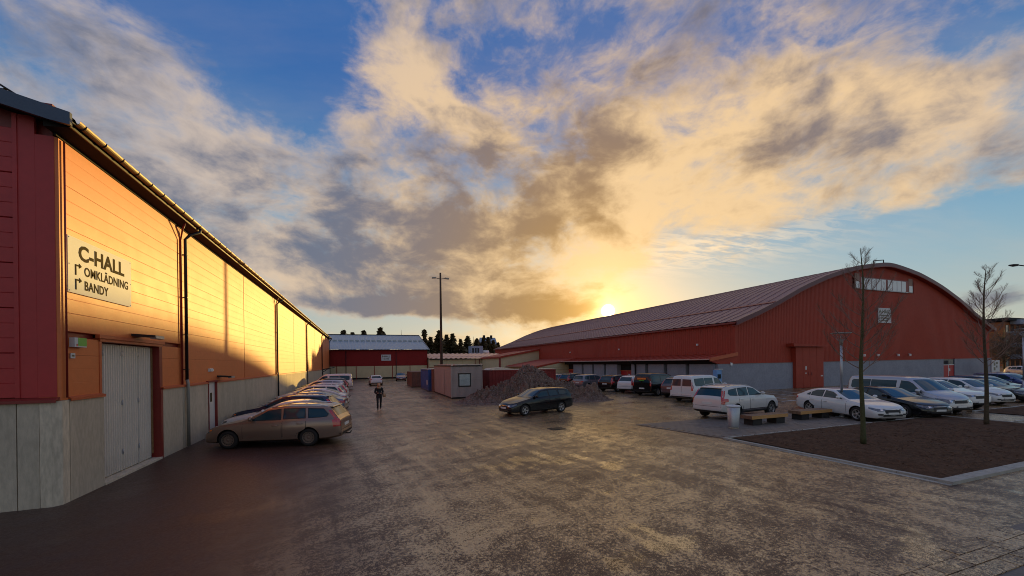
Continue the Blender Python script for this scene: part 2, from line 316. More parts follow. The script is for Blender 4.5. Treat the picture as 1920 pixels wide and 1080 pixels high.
# ------------------------------------------------------------------ ground
def ground_material(name, wetcol, drycol, wet=.5):
    m = bpy.data.materials.new(name); m.use_nodes = True; T = m.node_tree; b = T.nodes['Principled BSDF']
    g = T.nodes.new('ShaderNodeNewGeometry'); P = V(T, g.outputs['Position'])
    x, y, z = sep(T, P)
    # patches stretched along the driving lines
    wd = noi(T, P, .35, 3, .5, out='Color')
    Pw = vmth(T, 'ADD', P, _scale(T, vmth(T, 'SUBTRACT', wd, (.5, .5, .5)), .7))
    q = sep(T, Pw)
    a = R(28); ux = q[0] * math.cos(a) + q[1] * math.sin(a); uy = q[1] * math.cos(a) - q[0] * math.sin(a)
    Q = comb(T, ux * .62, uy * 1.05, 0.0)
    tr_ = noi(T, comb(T, q[0] * 2.6 + q[1] * .35, q[1] * .16, 2.0), 1.0, 4, .6)
    big = noi(T, Q, .42, 5, .62)
    med = noi(T, Q, 2.4, 6, .70)
    fin = noi(T, P, 15.0, 4, .75)
    grit = noi(T, P, 60.0, 3, .8)
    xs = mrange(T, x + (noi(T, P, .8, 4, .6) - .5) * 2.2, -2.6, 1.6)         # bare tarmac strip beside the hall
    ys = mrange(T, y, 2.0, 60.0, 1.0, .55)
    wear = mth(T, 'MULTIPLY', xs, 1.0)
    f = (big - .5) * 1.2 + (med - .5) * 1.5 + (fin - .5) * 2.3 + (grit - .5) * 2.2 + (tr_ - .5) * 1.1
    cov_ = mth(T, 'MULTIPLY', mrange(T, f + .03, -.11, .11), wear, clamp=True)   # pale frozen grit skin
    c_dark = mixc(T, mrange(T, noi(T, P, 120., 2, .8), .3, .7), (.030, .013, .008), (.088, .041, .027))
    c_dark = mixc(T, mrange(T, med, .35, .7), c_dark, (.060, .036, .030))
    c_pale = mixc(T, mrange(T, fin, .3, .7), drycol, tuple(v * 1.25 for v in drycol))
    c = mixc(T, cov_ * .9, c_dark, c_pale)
    stones = mrange(T, noi(T, P, 210., 1, .5), .70, .76)
    c = mixc(T, stones * .5, c, (.34, .27, .21))
    c = mixc(T, mrange(T, noi(T, P, 38., 3, .7), .56, .66) * mrange(T, x, 2.0, -3.0, 0.0, .55), c, (.13, .085, .06))
    put(T, b.inputs['Base Color'], c)
    put(T, b.inputs['Roughness'], mth(T, 'ADD', mrange(T, fin, .3, .7, -.07, .10), mth(T, 'ADD', cov_ * -.26, .48), clamp=True))
    put(T, b.inputs['Specular IOR Level'], mth(T, 'ADD', cov_ * 1.0, .35))
    film = mrange(T, noi(T, Q, .55, 4, .6, w=None) + (tr_ - .5) * .35, .54, .64)
    wx = (x - 9.6 - (y - 14) * .12) * .36; wy = (y - 15.5) * .16
    wet_ = mth(T, 'EXPONENT', (wx * wx + wy * wy) * -1.0) * mrange(T, med, .35, .6, .35, 1.0)
    film = mth(T, 'MAXIMUM', film, wet_) * mrange(T, x, -1.5, 4.0, .25, 1.0)
    rgh = mth(T, 'ADD', mrange(T, fin, .3, .7, -.07, .08), mth(T, 'ADD', cov_ * -.22, .43))
    put(T, b.inputs['Roughness'], mth(T, 'SUBTRACT', rgh, film * .25, clamp=True))
    bn = T.nodes.new('ShaderNodeBump'); put(T, bn.inputs['Strength'], mth(T, 'SUBTRACT', .30, film * .22)); bn.inputs['Distance'].default_value = .02
    put(T, bn.inputs['Height'], grit * .5 + fin * .5 + cov_ * .35 + med * .8); T.links.new(bn.outputs[0], b.inputs['Normal'])
    return m
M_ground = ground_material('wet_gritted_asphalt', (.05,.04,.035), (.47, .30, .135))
gb = MB()
xs_ = [-400,-150,-60,-30,-15,-8,-6,-4,-2,0,2,4,6,8,10,12,14,16,18,20,24,28,32,36,40,50,60,70,80,100,140,220,400,900]
ys_ = [-200,-60,-20,-8,-4,-2,0,2,4,6,8,10,12,14,16,18,20,24,28,32,36,40,46,52,60,70,80,90,110,150,250,500,1200]
for yv in ys_:
    for xv in xs_:
        h = ground_z(min(xv, 220), yv) + (noise.noise((xv*.13, yv*.13, 0)) * .015 if abs(xv) < 60 and yv < 90 else 0)
        gb.v.append((xv, yv, h - .01))
nx = len(xs_)
for j in range(len(ys_)-1):
    for i in range(nx-1):
        gb.f.append((j*nx+i, j*nx+i+1, (j+1)*nx+i+1, (j+1)*nx+i)); gb.m.append(0); gb.s.append(True)
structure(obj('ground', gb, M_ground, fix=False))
# ------------------------------------------------------------------ text
def text_mesh(body, size, bold=0.0, align='LEFT', space=1.0):
    cu = bpy.data.curves.new('txt', 'FONT'); cu.body = body; cu.size = size; cu.offset = bold; cu.extrude = .001
    cu.align_x = align; cu.resolution_u = 3; cu.space_character = space
    o = bpy.data.objects.new('txt', cu); COL.objects.link(o); bpy.context.view_layer.update()
    me = bpy.data.meshes.new_from_object(o.evaluated_get(bpy.context.evaluated_depsgraph_get()))
    bpy.data.objects.remove(o); me.materials.clear(); return me
FACE_X = Matrix(((0,0,1,0),(1,0,0,0),(0,1,0,0),(0,0,0,1)))      # reads facing +x
FACE_Y = Matrix(((1,0,0,0),(0,0,-1,0),(0,1,0,0),(0,0,0,1)))     # reads facing -y
def lettering(name, body, size, loc, frame, m, parent, bold=.01, align='LEFT', sx=1.0, space=1.0):
    me = text_mesh(body, size, bold, align, space); me.materials.append(m); me.name = name
    me.transform(Matrix.Translation(loc) @ frame @ Matrix.Diagonal((sx, 1, 1, 1)))
    o = bpy.data.objects.new(name, me); COL.objects.link(o); o.parent = parent; return o

# ------------------------------------------------------------------ C-hall
X0, Y0, Y1 = -6.30, 11.75, 88.45
CO = 2.30            # coping height
hall = thing('warehouse', 'long red clad hall on the left with glowing orange sunlit side and concrete plinth', 'building')
joints = [18.12, 26.6, 35.25, 44.1, 52.95, 62.4, 72.0, 80.2, Y1]
# backing so that no light leaks through the joints
obj('wall', MB().box(-60, X0-.10, Y0+.12, 13.2, 0, 8.9).box(-60, X0-.40, 13.2, 16.6, 0, 8.9).box(-60, X0-.10, 16.6, Y1, 0, 8.9), M_trimdk, hall)
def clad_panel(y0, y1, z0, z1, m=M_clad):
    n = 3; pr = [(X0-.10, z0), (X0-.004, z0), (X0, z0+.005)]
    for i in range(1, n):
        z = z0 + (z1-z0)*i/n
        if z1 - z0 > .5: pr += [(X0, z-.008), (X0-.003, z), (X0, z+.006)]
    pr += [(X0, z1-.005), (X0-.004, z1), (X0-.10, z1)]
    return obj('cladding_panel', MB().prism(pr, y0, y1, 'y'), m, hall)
zc = [CO+.06, 3.31, 4.28, 5.25, 6.22, 7.19, 8.16]
a = 12.03
for b in joints:
    for i in range(6):
        z0, z1 = zc[i]+.0015, zc[i+1]-.0015
        if a < 13:
            if z0 < 3.7:
                zt = min(z1, 3.72)
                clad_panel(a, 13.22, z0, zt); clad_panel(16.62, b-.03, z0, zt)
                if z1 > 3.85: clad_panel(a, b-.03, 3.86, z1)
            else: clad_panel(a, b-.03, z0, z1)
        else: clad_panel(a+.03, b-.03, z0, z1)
    if b < Y1: box('joint_trim', X0-.02, X0+.014, b-.028, b+.028, CO+.06, 8.16, M_trim, hall)
    a = b
# corner flashings
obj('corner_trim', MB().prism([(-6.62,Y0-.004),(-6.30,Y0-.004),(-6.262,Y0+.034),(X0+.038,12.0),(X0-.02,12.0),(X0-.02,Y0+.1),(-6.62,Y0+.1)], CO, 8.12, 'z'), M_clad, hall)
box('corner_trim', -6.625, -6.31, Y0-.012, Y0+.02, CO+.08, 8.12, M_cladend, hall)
obj('corner_trim', MB().tube([(X0+.075, 11.90, CO+.05), (X0+.075, 11.90, 8.1)], .020, 6), M_trimdk, hall)
# side plinth, panel by panel
ply = [(12.02, 13.30), (16.55, 18.10), (18.14, 20.68), (21.76, 26.6), (26.64, 31.0), (31.04, 35.25), (35.29, 39.6), (39.64, 44.1), (44.14, 48.5), (48.54, 52.95), (52.99, 57.6), (57.64, 62.4), (62.44, 67.2), (67.24, 72.0), (72.04, 76.0), (76.04, 80.2), (80.24, Y1)]
XP = X0 + .05
for i, (p, q) in enumerate(ply):
    obj('concrete_panel', MB().box(X0-.30, XP, p+.006, q-.006, -.1, CO), M_conc, hall)
obj('concrete_panel', MB().prism([(-6.56, Y0-.09), (XP-.12, Y0-.09), (XP, Y0+.03), (XP, 12.005), (-6.56, 12.005)], -.1, CO-.006, 'z'), M_conc2, hall)
# copings
for p, q in ((12.02, 13.32), (16.52, 20.66), (21.78, Y1)):
    obj('coping', MB().prism([(X0-.02, CO+.075), (XP+.035, CO+.035), (XP+.035, CO-.03), (XP+.024, CO-.03), (XP+.02, CO+.012), (X0-.02, CO+.012)], p, q, 'y'), M_trim, hall)
# gable end
for i, (p, q) in enumerate(((-6.92, -6.565), (-9.4, -6.93), (-12.2, -9.41), (-15, -12.21))):
    box('concrete_panel', p+.005, q-.005, Y0-.085, Y0+.12, -.1, CO-.004, M_conc, hall)
obj('coping', MB().prism([(Y0+.0, CO+.075), (Y0-.14, CO+.03), (Y0-.14, CO-.035), (Y0-.128, CO-.035), (Y0-.12, CO+.008), (Y0+.0, CO+.008)], -15, XP-.02, 'x'), M_trimdk, hall)
PITCH = math.tan(R(14))
zz_ = [CO+.08 + .97*i for i in range(12)]
for (xa, xb) in ((-15, -11.0), (-10.98, -6.93)):
    for i in range(len(zz_)-1):
        z0, z1 = zz_[i]+.006, zz_[i+1]-.006
        pr = [(Y0+.10, z0), (Y0+.012, z0), (Y0, z0+.012)]
        for k in (1, 2):
            z = z0+(z1-z0)*k/3; pr += [(Y0, z-.008), (Y0+.010, z), (Y0, z+.008)]
        pr += [(Y0, z1-.012), (Y0+.012, z1), (Y0+.10, z1)]
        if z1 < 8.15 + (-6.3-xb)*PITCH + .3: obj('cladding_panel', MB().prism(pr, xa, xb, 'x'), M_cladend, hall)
for xa, xb, d in ((-6.90, -6.625, .014), (-6.975, -6.90, .03), (-11.05, -10.93, .02)):
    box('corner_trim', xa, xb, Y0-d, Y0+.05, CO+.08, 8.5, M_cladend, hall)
# roof
EZ = 8.42; ov = .42
def rz_(x): return EZ + (X0+ov-x)*PITCH
obj('soffit', MB().prism([(X0+ov-.02, EZ-.16), (X0-.05, EZ-.20), (X0-.05, EZ-.05), (X0+ov-.02, EZ-.03)], Y0-.25, Y1+.2, 'y').box(X0-.02, X0+.02, Y0, Y1, 8.16, EZ-.1), M_soffit, hall)
ridge_x = -27.0
roofm = MB()
n = 300; wy = (Y1+.3-(Y0-.35))/n
for i in range(n):      # tile profile roof: raised wave every 0.26 m
    y = Y0-.35+i*wy
    hx = [0, .045, .045, 0]
    ya = [y, y+wy*.22, y+wy*.55, y+wy*.8, y+wy]; hh = [0, .05, .05, 0, 0]
    vs = []
    for yy, h in zip(ya, hh):
        for xx in (X0+ov+.03, X0-1.5, ridge_x): vs.append((xx, yy, rz_(xx)+h))
    roofm.add(vs, [(j*3+k, j*3+k+1, (j+1)*3+k+1, (j+1)*3+k) for j in range(4) for k in range(2)])
roofm.add([(ridge_x, Y0-.35, rz_(ridge_x)), (ridge_x, Y1, rz_(ridge_x)), (-50, Y1, EZ), (-50, Y0-.35, EZ)], [(0,1,2,3)])
obj('roof', roofm, M_roofdk, hall)
obj('fascia', MB().box(X0+ov-.03, X0+ov, Y0-.3, Y1+.2, EZ-.17, EZ-.01), M_black, hall)
vb = MB(); vb.prism([(X0+ov+.05, EZ+.10), (X0+ov+.05, EZ-.17), (X0+ov-.3, EZ-.12), (-20, rz_(-20)-.28), (-20, rz_(-20)+.10)], Y0-.42, Y0-.34, 'y')
obj('verge_board', vb, M_roofdk, hall)
obj('soffit', MB().prism([(X0+ov, EZ-.12), (-20, rz_(-20)-.24), (-20, rz_(-20)-.20), (X0+ov, EZ-.08)], Y0-.35, Y0+.1, 'y'), M_soffit, hall)
gut = [(X0+ov+.08+.085*math.cos(a_), EZ-.02+.085*math.sin(a_)) for a_ in [math.pi+math.pi*k/8 for k in range(9)]]
gin = [(p[0], p[1]+.008) for p in reversed(gut)]
obj('gutter', MB().prism(gut+gin, Y0-.3, Y1+.2, 'y'), M_gutter, hall)
yb = Y0-.1
while yb < Y1:
    br = MB(); pth = [(X0+ov+.08+.093*math.cos(a_), yb, EZ-.02+.093*math.sin(a_)) for a_ in [math.pi+math.pi*k/6 for k in range(7)]]
    br.tube(pth, .010, 4); obj('gutter_bracket', br, M_black, hall); yb += .75 if yb < 45 else 1.5
# downpipes (a red cable duct beside each black pipe)
for k, yd in enumerate((18.12, 35.25, 52.95, 72.0, 88.0)):
    dp = MB(); xw = X0+.11
    dp.tube([(X0+ov+.08, yd+.50, EZ-.10), (X0+ov+.06, yd+.45, EZ-.24), (X0+.24, yd+.25, EZ-.42), (xw, yd+.20, EZ-.62), (xw, yd+.20, CO+.22)], .052, 10)
    if k < 3:
        for zb in (7.2, 5.6, 4.2, 2.9): dp.box(X0, xw+.06, yd+.14, yd+.26, zb, zb+.03)
    d = obj('downpipe', dp, M_black, hall)
    obj('downpipe', MB().tube([(xw, yd+.20, CO+.23), (xw+.03, yd+.20, CO+.08), (XP+.09, yd+.20, CO-.10), (XP+.09, yd+.20, .03)], .055, 10), M_pipe_g if k == 0 else M_black, hall)
    if k < 4: obj('downpipe', MB().tube([(X0+ov-.1, yd-.42, EZ-.2), (X0+.2, yd-.3, EZ-.4), (X0+.07, yd-.08, EZ-.72), (X0+.06, yd-.06, CO+.06)], .030, 8), M_trimdk, hall)
# folding gate, recessed
gx = X0-.20
box('door_jamb', X0-.40, X0+.012, 16.42, 16.62, CO+.0, 3.72, M_trimdk, hall)
box('door_jamb', X0-.40, XP-.004, 16.42, 16.55, 0, CO, M_trimdk, hall)
box('door_jamb', X0-.30, X0+.012, 13.22, 13.32, CO+.07, 3.72, M_trim, hall)
obj('door_head', MB().box(X0-.3, X0+.03, 13.22, 16.62, 3.69, 3.77).box(X0-.02, X0+.07, 13.12, 16.68, 3.77, 3.86), M_trim, hall)
box('threshold', X0-.4, XP+.02, 13.30, 16.42, -.05, .05, M_conc2, hall)
leaf = [(13.33, 13.71), (13.74, 14.61), (14.64, 15.49), (15.52, 16.28)]
for i, (p, q) in enumerate(leaf):
    lm = MB(); z0, z1 = .07, 3.66; lm.box(gx-.05, gx, p, q, z0, z1)
    nr = max(3, round((q-p)/.115)); w = (q-p)/nr
    for k in range(nr):
        yk = p+k*w; lm.prism([(gx, yk+w*.18), (gx+.034, yk+w*.30), (gx+.034, yk+w*.70), (gx, yk+w*.82)], z0+.03, z1-.03, 'z')
    o = obj('door_leaf', lm, M_door, hall)
    obj('leaf_edge', MB().box(gx-.03, gx+.026, q-.035, q-.002, z0, z1), M_conc2 if i < 2 else M_steel, o)
    if i in (0, 1, 2):
        for zh in (.55, 1.95, 3.35): obj('hinge', MB().box(gx+.034, gx+.042, q-.05, q+.05, zh, zh+.12).tube([(gx+.045, q+.01, zh-.01), (gx+.045, q+.01, zh+.13)], .009, 6), M_steel, o)
box('door_post', gx-.08, gx+.03, 16.29, 16.42, .2, 3.66, M_rust, hall)
# side door in the plinth
d2 = obj('door', MB().box(X0-.09, X0-.02, 20.72, 21.72, .12, CO+.02), M_wdoor, hall)
obj('lock_plate', MB().box(X0-.02, X0+.01, 20.86, 21.0, .95, 1.35), M_steel, d2)
obj('door_notice', MB().box(X0-.02, X0-.012, 21.15, 21.35, 1.45, 1.85), M_ink2, d2)
obj('door_jamb', MB().box(X0-.25, XP+.03, 21.72, 21.76, 0, CO+.08).box(X0-.25, XP+.03, 20.68, 20.72, 0, CO+.08).box(X0-.25, XP+.04, 20.60, 21.84, CO+.03, CO+.09), M_trimdk, hall)
# wall lamps
def wall_lamp(y, z, w, lab):
    o = thing('wall_lamp', lab, 'lamp', (X0, y, z))
    obj('lamp_hood', MB().prism([(0, .03), (.0, .10), (.55, .06), (.55, .0), (.50, -.005)], 0, w, 'y'), M_black, o)
    obj('lamp_face', MB().prism([(.40, .065), (.56, .055), (.56, -.03), (.42, -.04)], .06, w+.03, 'y'), M_steel, o)
wall_lamp(14.75, 3.90, .55, 'black wedge shaped wall lamp mounted above the folding gate')
wall_lamp(22.0, 2.50, .50, 'black wedge shaped wall lamp above the concrete plinth near the white door')
em = thing('emergency_light', 'small white bulkhead light above the white side door', 'lamp', (X0, 20.85, 2.85))
obj('housing', MB().box(0, .06, 0, .42, -.06, .08), M_white, em); obj('diffuser', MB().box(.06, .10, .03, .39, -.04, .06), M_pane, em)
# C-HALL sign
sg = thing('hall_sign', 'large white sign reading C-HALL with arrows for OMKLÄDNING and BANDY on the orange wall', 'sign', (X0+.02, 12.02, 4.76))
obj('board', MB().box(0, .03, 0, 2.64, 0, 1.30), M_sign, sg)
lettering('lettering', 'C-HALL', .50, (.034, .36, .82), FACE_X, M_ink2, sg, .016, sx=1.10, space=1.03)
lettering('lettering', 'OMKLÄDNING', .31, (.034, .56, .47), FACE_X, M_ink2, sg, .0065, sx=.90, space=1.04)
lettering('lettering', 'BANDY', .31, (.034, .56, .13), FACE_X, M_ink2, sg, .0065, sx=.90, space=1.04)
for zb in (.43, .09):
    am = MB(); x_ = .034
    am.box(x_, x_+.006, .24, .275, zb, zb+.25); am.box(x_, x_+.006, .275, .40, zb+.215, zb+.25)
    am.prism([(.38, zb+.29), (.38, zb+.175), (.47, zb+.2325)], x_, x_+.006, 'x')
    obj('arrow', am, M_ink2, sg)
for yy in (.04, 2.60):
    for z_ in (.04, .65, 1.26): obj('rivet', MB().lathe([(0, .040), (.012, .038), (.014, .03)], 6, (0, yy, z_), 'x'), M_steel, sg)
gs = thing('green_sign', 'small half green half white sign beside the folding gate', 'sign', (X0+.01, 12.10, 3.40))
obj('board', MB().box(0, .10, 0, .42, .10, .32), M_sign, gs); obj('green_field', MB().box(.10, .104, .12, .42, .13, .32), M_green, gs)
obj('red_mark', MB().box(.10, .104, .06, .10, .12, .17), M_redprint, gs)
pl_ = thing('number_plate_sign', 'tiny white square plate under the green sign', 'sign', (X0+.01, 12.12, 3.24))
obj('board', MB().box(0, .02, 0, .15, 0, .12), M_sign, pl_); obj('print', MB().box(.02, .022, .03, .12, .04, .08), M_ink, pl_)
# roof grating at the verge
rg = thing('roof_walkway', 'tilted steel mesh step on the roof edge at the far left', 'walkway', (-7.25, 11.75, rz_(-7.25)+.03))
gm = MB()
for k in range(9): gm.box(-.35+k*.1, -.35+k*.1+.018, -.02, .02, .0, .02+.50*(1-k/8)+.02)
for k in range(6): gm.box(-.35, .47-k*.14, -.02, .02, .02+k*.085, .035+k*.085)
obj('grating', gm, M_ink2, rg); obj('rail', MB().tube([(-.40, 0, .60), (.50, 0, .02)], .02, 6), M_black, rg)
# wall bracket at the far end
wb = thing('boom_bracket', 'black steel bracket arm sticking out of the far end of the left hall', 'bracket', (X0, 72.6, 2.3))
obj('arm', MB().tube([(0, 0, 0), (1.9, .2, .35)], .07, 6).tube([(0, 0, -.5), (1.0, .1, .18)], .05, 6), M_black, wb); obj('mount', MB().box(0, .12, -.2, .2, -.8, .9), M_black, wb)

# ------------------------------------------------------------------ B-hall
bh = thing('storehouse', 'dark red hall with grey roof and cream lower panels closing the yard', 'building')
YB = 89.5; xa, xb = -6.6, 13.5
obj('wall', MB().box(xa-30, xb, YB+.12, YB+33, 0, 6.2), M_bred, bh)
posts = [-6.5, -5.0, -1.27, 2.32, 6.01, 9.71, 13.44]
for p, q in zip(posts[:-1], posts[1:]): box('cream_panel', p+.07, q-.07, YB, YB+.12, .3, 2.72, M_cream, bh)
for p in posts: box('post', p-.06, p+.06, YB-.06, YB+.1, 0, 2.75, M_bred, bh)
box('plinth', xa-30, xb, YB-.02, YB+.12, -.1, .29, M_soffit, bh)
def corr(x0, x1, y, z0f, z1f, pitch, depth, ax='y'):
    mb = MB(); n = max(1, round((x1-x0)/pitch)); w = (x1-x0)/n; pts = []
    for i in range(n):
        a_ = x0+i*w; pts += [(a_, 0), (a_+w*.35, 0), (a_+w*.45, -depth), (a_+w*.9, -depth)]
    pts.append((x1, 0)); vs = []
    for (xx, d) in pts:
        vs += [(xx, y+d, z0f(xx)), (xx, y+d, z1f(xx))] if ax == 'y' else [(y+d, xx, z0f(xx)), (y+d, xx, z1f(xx))]
    mb.add(vs, [(2*i, 2*i+2, 2*i+3, 2*i+1) for i in range(len(pts)-1)]); return mb
k = 0; xx = xa-.4
while xx < xb-.1:
    x1 = min(xx+2.02, xb); obj('red_sheet', corr(xx, x1-.01, YB+.02, lambda x: 2.76, lambda x: 6.12, .2, .03), M_bred, bh, fix=False); xx += 2.02
for xd in (-3.23, 6.79): obj('downpipe', MB().tube([(xd, YB-.12, .1), (xd, YB-.12, 6.0)], .06, 8), M_black, bh)
zr, yr = 10.45, YB+16.5
def bz(y): return 6.22 + (y-YB+.4)/(yr-YB+.4)*(zr-6.22)
xx = xa-8
while xx < xb+.3:
    x1 = min(xx+1.18, xb+.35); rm = MB(); n = 4; w = (x1-xx)/n
    for i in range(n):
        a_ = xx+i*w; vs = []
        for q, h in ((a_, 0), (a_+w*.3, .04), (a_+w*.5, .04), (a_+w*.75, 0), (a_+w, 0)): vs += [(q, YB-.4, bz(YB-.4)+h), (q, yr, bz(yr)+h)]
        rm.add(vs, [(2*j, 2*j+2, 2*j+3, 2*j+1) for j in range(4)])
    rm.box(xx+.05, x1-.25, YB+8.3, YB+8.42, bz(YB+8.3)+.04, bz(YB+8.3)+.34)
    obj('roof_sheet', rm, M_broof, bh); xx += 1.18
obj('ridge_cap', MB().box(xa-8, xb+.35, yr-.2, yr+.3, zr-.02, zr+.14), M_soffit, bh)
obj('verge_board', MB().prism([(YB-.42, bz(YB-.42)+.08), (YB-.42, bz(YB-.42)-.15), (yr, zr-.2), (yr, zr+.1)], xb+.36, xb+.44, 'x'), M_steel, bh)
obj('gable', MB().prism([(YB+.1, 6.2), (YB+33, 6.2), (yr, zr-.1)], xb-.2, xb, 'x'), M_bred, bh)
obj('gutter', MB().box(xa-8, xb+.3, YB-.52, YB-.40, bz(YB-.4)-.16, bz(YB-.4)-.02), M_soffit, bh)
sb = thing('hall_sign', 'white sign reading B-HALL ENTRÉ on the dark red hall at the back', 'sign', (3.75, YB-.10, 3.85))
obj('board', MB().box(0, 1.98, 0, .04, 0, 1.28), M_sign, sb)
lettering('lettering', 'B-HALL', .52, (.14, -.003, .72), FACE_Y, M_ink, sb, .02, sx=.98)
lettering('lettering', 'ENTRÉ', .36, (.52, -.003, .24), FACE_Y, M_ink, sb, .014)
obj('arrow', MB().prism([(.16, .37), (.42, .24), (.42, .50)], -.01, 0, 'y'), M_ink, sb)

# ------------------------------------------------------------------ link building
lk = thing('link_building', 'low cream building with pinkish metal roof joining the back hall to the arched hall', 'building')
YL = 87.5; la, lb = 13.6, 29.6
obj('wall', MB().box(la, 34, YL+.1, YL+10, 0, 4.0), M_cream, lk)
for p, q in ((13.6, 17.3), (17.36, 21.0), (21.06, 24.9), (24.96, 29.5)):
    box('cream_panel', p, q, YL, YL+.1, 2.3, 4.0, M_cream, lk); box('cream_panel', p, q, YL, YL+.1, 0, 2.2, M_cream, lk)
box('rail', la, lb, YL-.05, YL+.1, 2.2, 2.3, M_trimdk, lk)
for p in (23.9, 24.93, 27.9): box('post', p-.06, p+.06, YL-.08, YL, 0, 4.0, M_trimdk, lk)
xx = la-.1
while xx < 31.5:
    x1 = xx+1.1; rm = MB(); vs = []
    for q, h in ((xx, 0), (xx+.3, .10), (xx+.5, .10), (xx+.8, 0), (x1-.01, 0)):
        for i_, yy in enumerate((YL-.45, YL+2.4, YL+2.41, YL+8)):
            vs.append((q, yy, 4.06+(yy-YL+.45)*.16+h+(.07 if i_ in (0, 2) else 0)))
    rm.add(vs, [(4*j+k_, 4*j+4+k_, 4*j+5+k_, 4*j+1+k_) for j in range(4) for k_ in range(3)])
    obj('roof_sheet', rm, M_lroof, lk); xx += 1.1
box('gutter', la, 30.2, YL-.56, YL-.44, 3.92, 4.04, M_soffit, lk)

# ------------------------------------------------------------------ A-hall
ah = thing('arched_hall', 'large red hall with barrel arched roof on a grey block base at right', 'building')
AX0, AX1, AY0, AY1 = 33.8, 81.6, 28.5, 103.0
AC = 57.9
tab = [(0,13.93),(1.2,13.86),(3.6,13.55),(6.2,13.13),(9,12.42),(11.4,11.72),(15,10.40),(19,8.62),(21.5,7.62),(24.1,6.72)]
def arch(x):
    d = abs(x-AC)
    for (a_, za), (b_, zb) in zip(tab[:-1], tab[1:]):
        if d <= b_: return za+(zb-za)*(d-a_)/(b_-a_)
    return tab[-1][1]
BASE = 2.66
def btop(x): return BASE + (x-AX0)*.0034
# solid core
core = MB(); xsn = [AX0+.15+(AX1-AX0-.3)*i/40 for i in range(41)]
core.prism([(xsn[0], -.2)]+[(x, arch(x)-.25) for x in xsn]+[(xsn[-1], -.2)], AY0+.2, AY1-.1, 'y')
obj('wall', core, M_trimdk, ah)
# gable sheeting between door and windows: bays of ribbed sheet
bays = [AX0+i*(AX1-AX0)/16 for i in range(17)]
def gable_sheet(x0, x1, z0f, z1f): return obj('red_sheet', corr(x0, x1-.012, AY0+.04, z0f, z1f, .22, .022), M_ared, ah, fix=False)
DX0, DX1 = 41.65, 45.95
WX0, WX1, WZ0, WZ1 = 52.1, 63.3, 10.95, 12.6
for p, q in zip(bays[:-1], bays[1:]):
    segs = [(p, q)]
    for s0, s1 in segs:
        mid = (p+q)/2
        if q > WX0 and p < WX1:
            gable_sheet(p, q, btop, lambda x: WZ0-.05); gable_sheet(p, q, lambda x: 12.4 if x < 53.2 or x > 62.2 else 12.35, lambda x: max(12.36, arch(x)-.18))
        elif q > DX0 and p < DX1:
            if p < DX0: gable_sheet(p, DX0, btop, lambda x: arch(x)-.18)
            gable_sheet(max(p, DX0), min(q, DX1), lambda x: 4.4, lambda x: arch(x)-.18)
            if q > DX1: gable_sheet(DX1, q, btop, lambda x: arch(x)-.18)
        else: gable_sheet(p, q, btop, lambda x: arch(x)-.18)
# grey block base
def gbase(x0, x1):
    obj('block_base', MB().prism([(x0, -.2), (x1, -.2), (x1, btop(x1)), (x0, btop(x0))], AY0-.12, AY0+.2, 'y'), M_aconc, ah)
    obj('drip_flashing', MB().prism([(x0, btop(x0)), (x1, btop(x1)), (x1, btop(x1)+.07), (x0, btop(x0)+.07)], AY0-.17, AY0+.04, 'y'), M_ared, ah)
gbase(31.45, DX0); gbase(DX1, 69.75); gbase(72.4, AX1+.1)
# sliding door
dm = MB(); yd = AY0-.42
obj('door_box', MB().box(DX0, DX1, yd+.04, AY0+.1, -.1, 4.24), M_ared, ah)
for i in range(4):
    w = (DX1-DX0)/4; p = DX0+i*w
    lf = obj('door_leaf', MB().box(p+.02, p+w-.02, yd-.03, yd+.05, .05, 4.22), M_ared, ah)
    if i in (1, 2): obj('handle', MB().box(p+(w-.3 if i == 1 else .15), p+(w-.2 if i == 1 else .25), yd-.07, yd-.03, 1.3, 1.6), M_trimdk, lf)
    if i == 1: obj('notice', MB().box(p+.35, p+.55, yd-.04, yd-.03, 1.9, 2.25), M_sign, lf); obj('notice', MB().box(p+.35, p+.5, yd-.04, yd-.03, 1.45, 1.6), M_sign, lf)
    if i == 3: obj('notice', MB().box(p+.6, p+.95, yd-.04, yd-.03, 1.15, 1.28), M_sign, lf)
obj('door_canopy', MB().prism([(DX0-.7, 4.30), (DX1+.15, 4.30), (DX1+.3, 4.42), (DX0-.75, 4.62)], yd-.35, AY0+.1, 'y'), M_ared, ah)
# personnel door right
pd = obj('door', MB().box(69.78, 72.37, AY0-.02, AY0+.1, 0, 1.98), M_mdoor if 'M_mdoor' in globals() else mat('red_door_paint', (.42,.02,.02), .45), ah)
obj('door_frame', MB().box(69.75, 72.4, AY0-.05, AY0, 1.98, 2.06).box(71.03, 71.11, AY0-.05, AY0-.02, .1, 1.98), M_white, ah)
obj('transom', MB().box(69.8, 72.35, AY0-.03, AY0+.1, 2.07, 2.72), M_glass, ah)
obj('notice', MB().box(71.2, 71.5, AY0-.04, AY0-.02, 1.2, 1.55), M_sign, pd)
# gable window band
wf = obj('window', MB().box(WX0+.6, WX1-.6, AY0-.02, AY0+.06, WZ0-.05, 12.35), M_trimdk, ah)
npane = 9
for i in range(npane):
    w = (61.95-53.3-.3)/npane; p = 53.3+i*w+(.3 if i >= 5 else 0)
    obj('pane', MB().box(p+.05, p+w-.05, AY0-.05, AY0-.02, 10.98, 12.22), M_pane, wf)
obj('sill', MB().box(53.1, 62.3, AY0-.12, AY0, 10.88, 10.95), M_steel, wf)
for p in (52.15, 62.5):
    w2 = obj('window', MB().box(p, p+.85, AY0-.03, AY0+.05, 10.9, 12.65), mat('louvre_brown', (.28,.16,.12), .6), ah)
    obj('pane', MB().box(p+.08, p+.77, AY0-.06, AY0-.03, 10.98, 11.75), M_pane, w2)
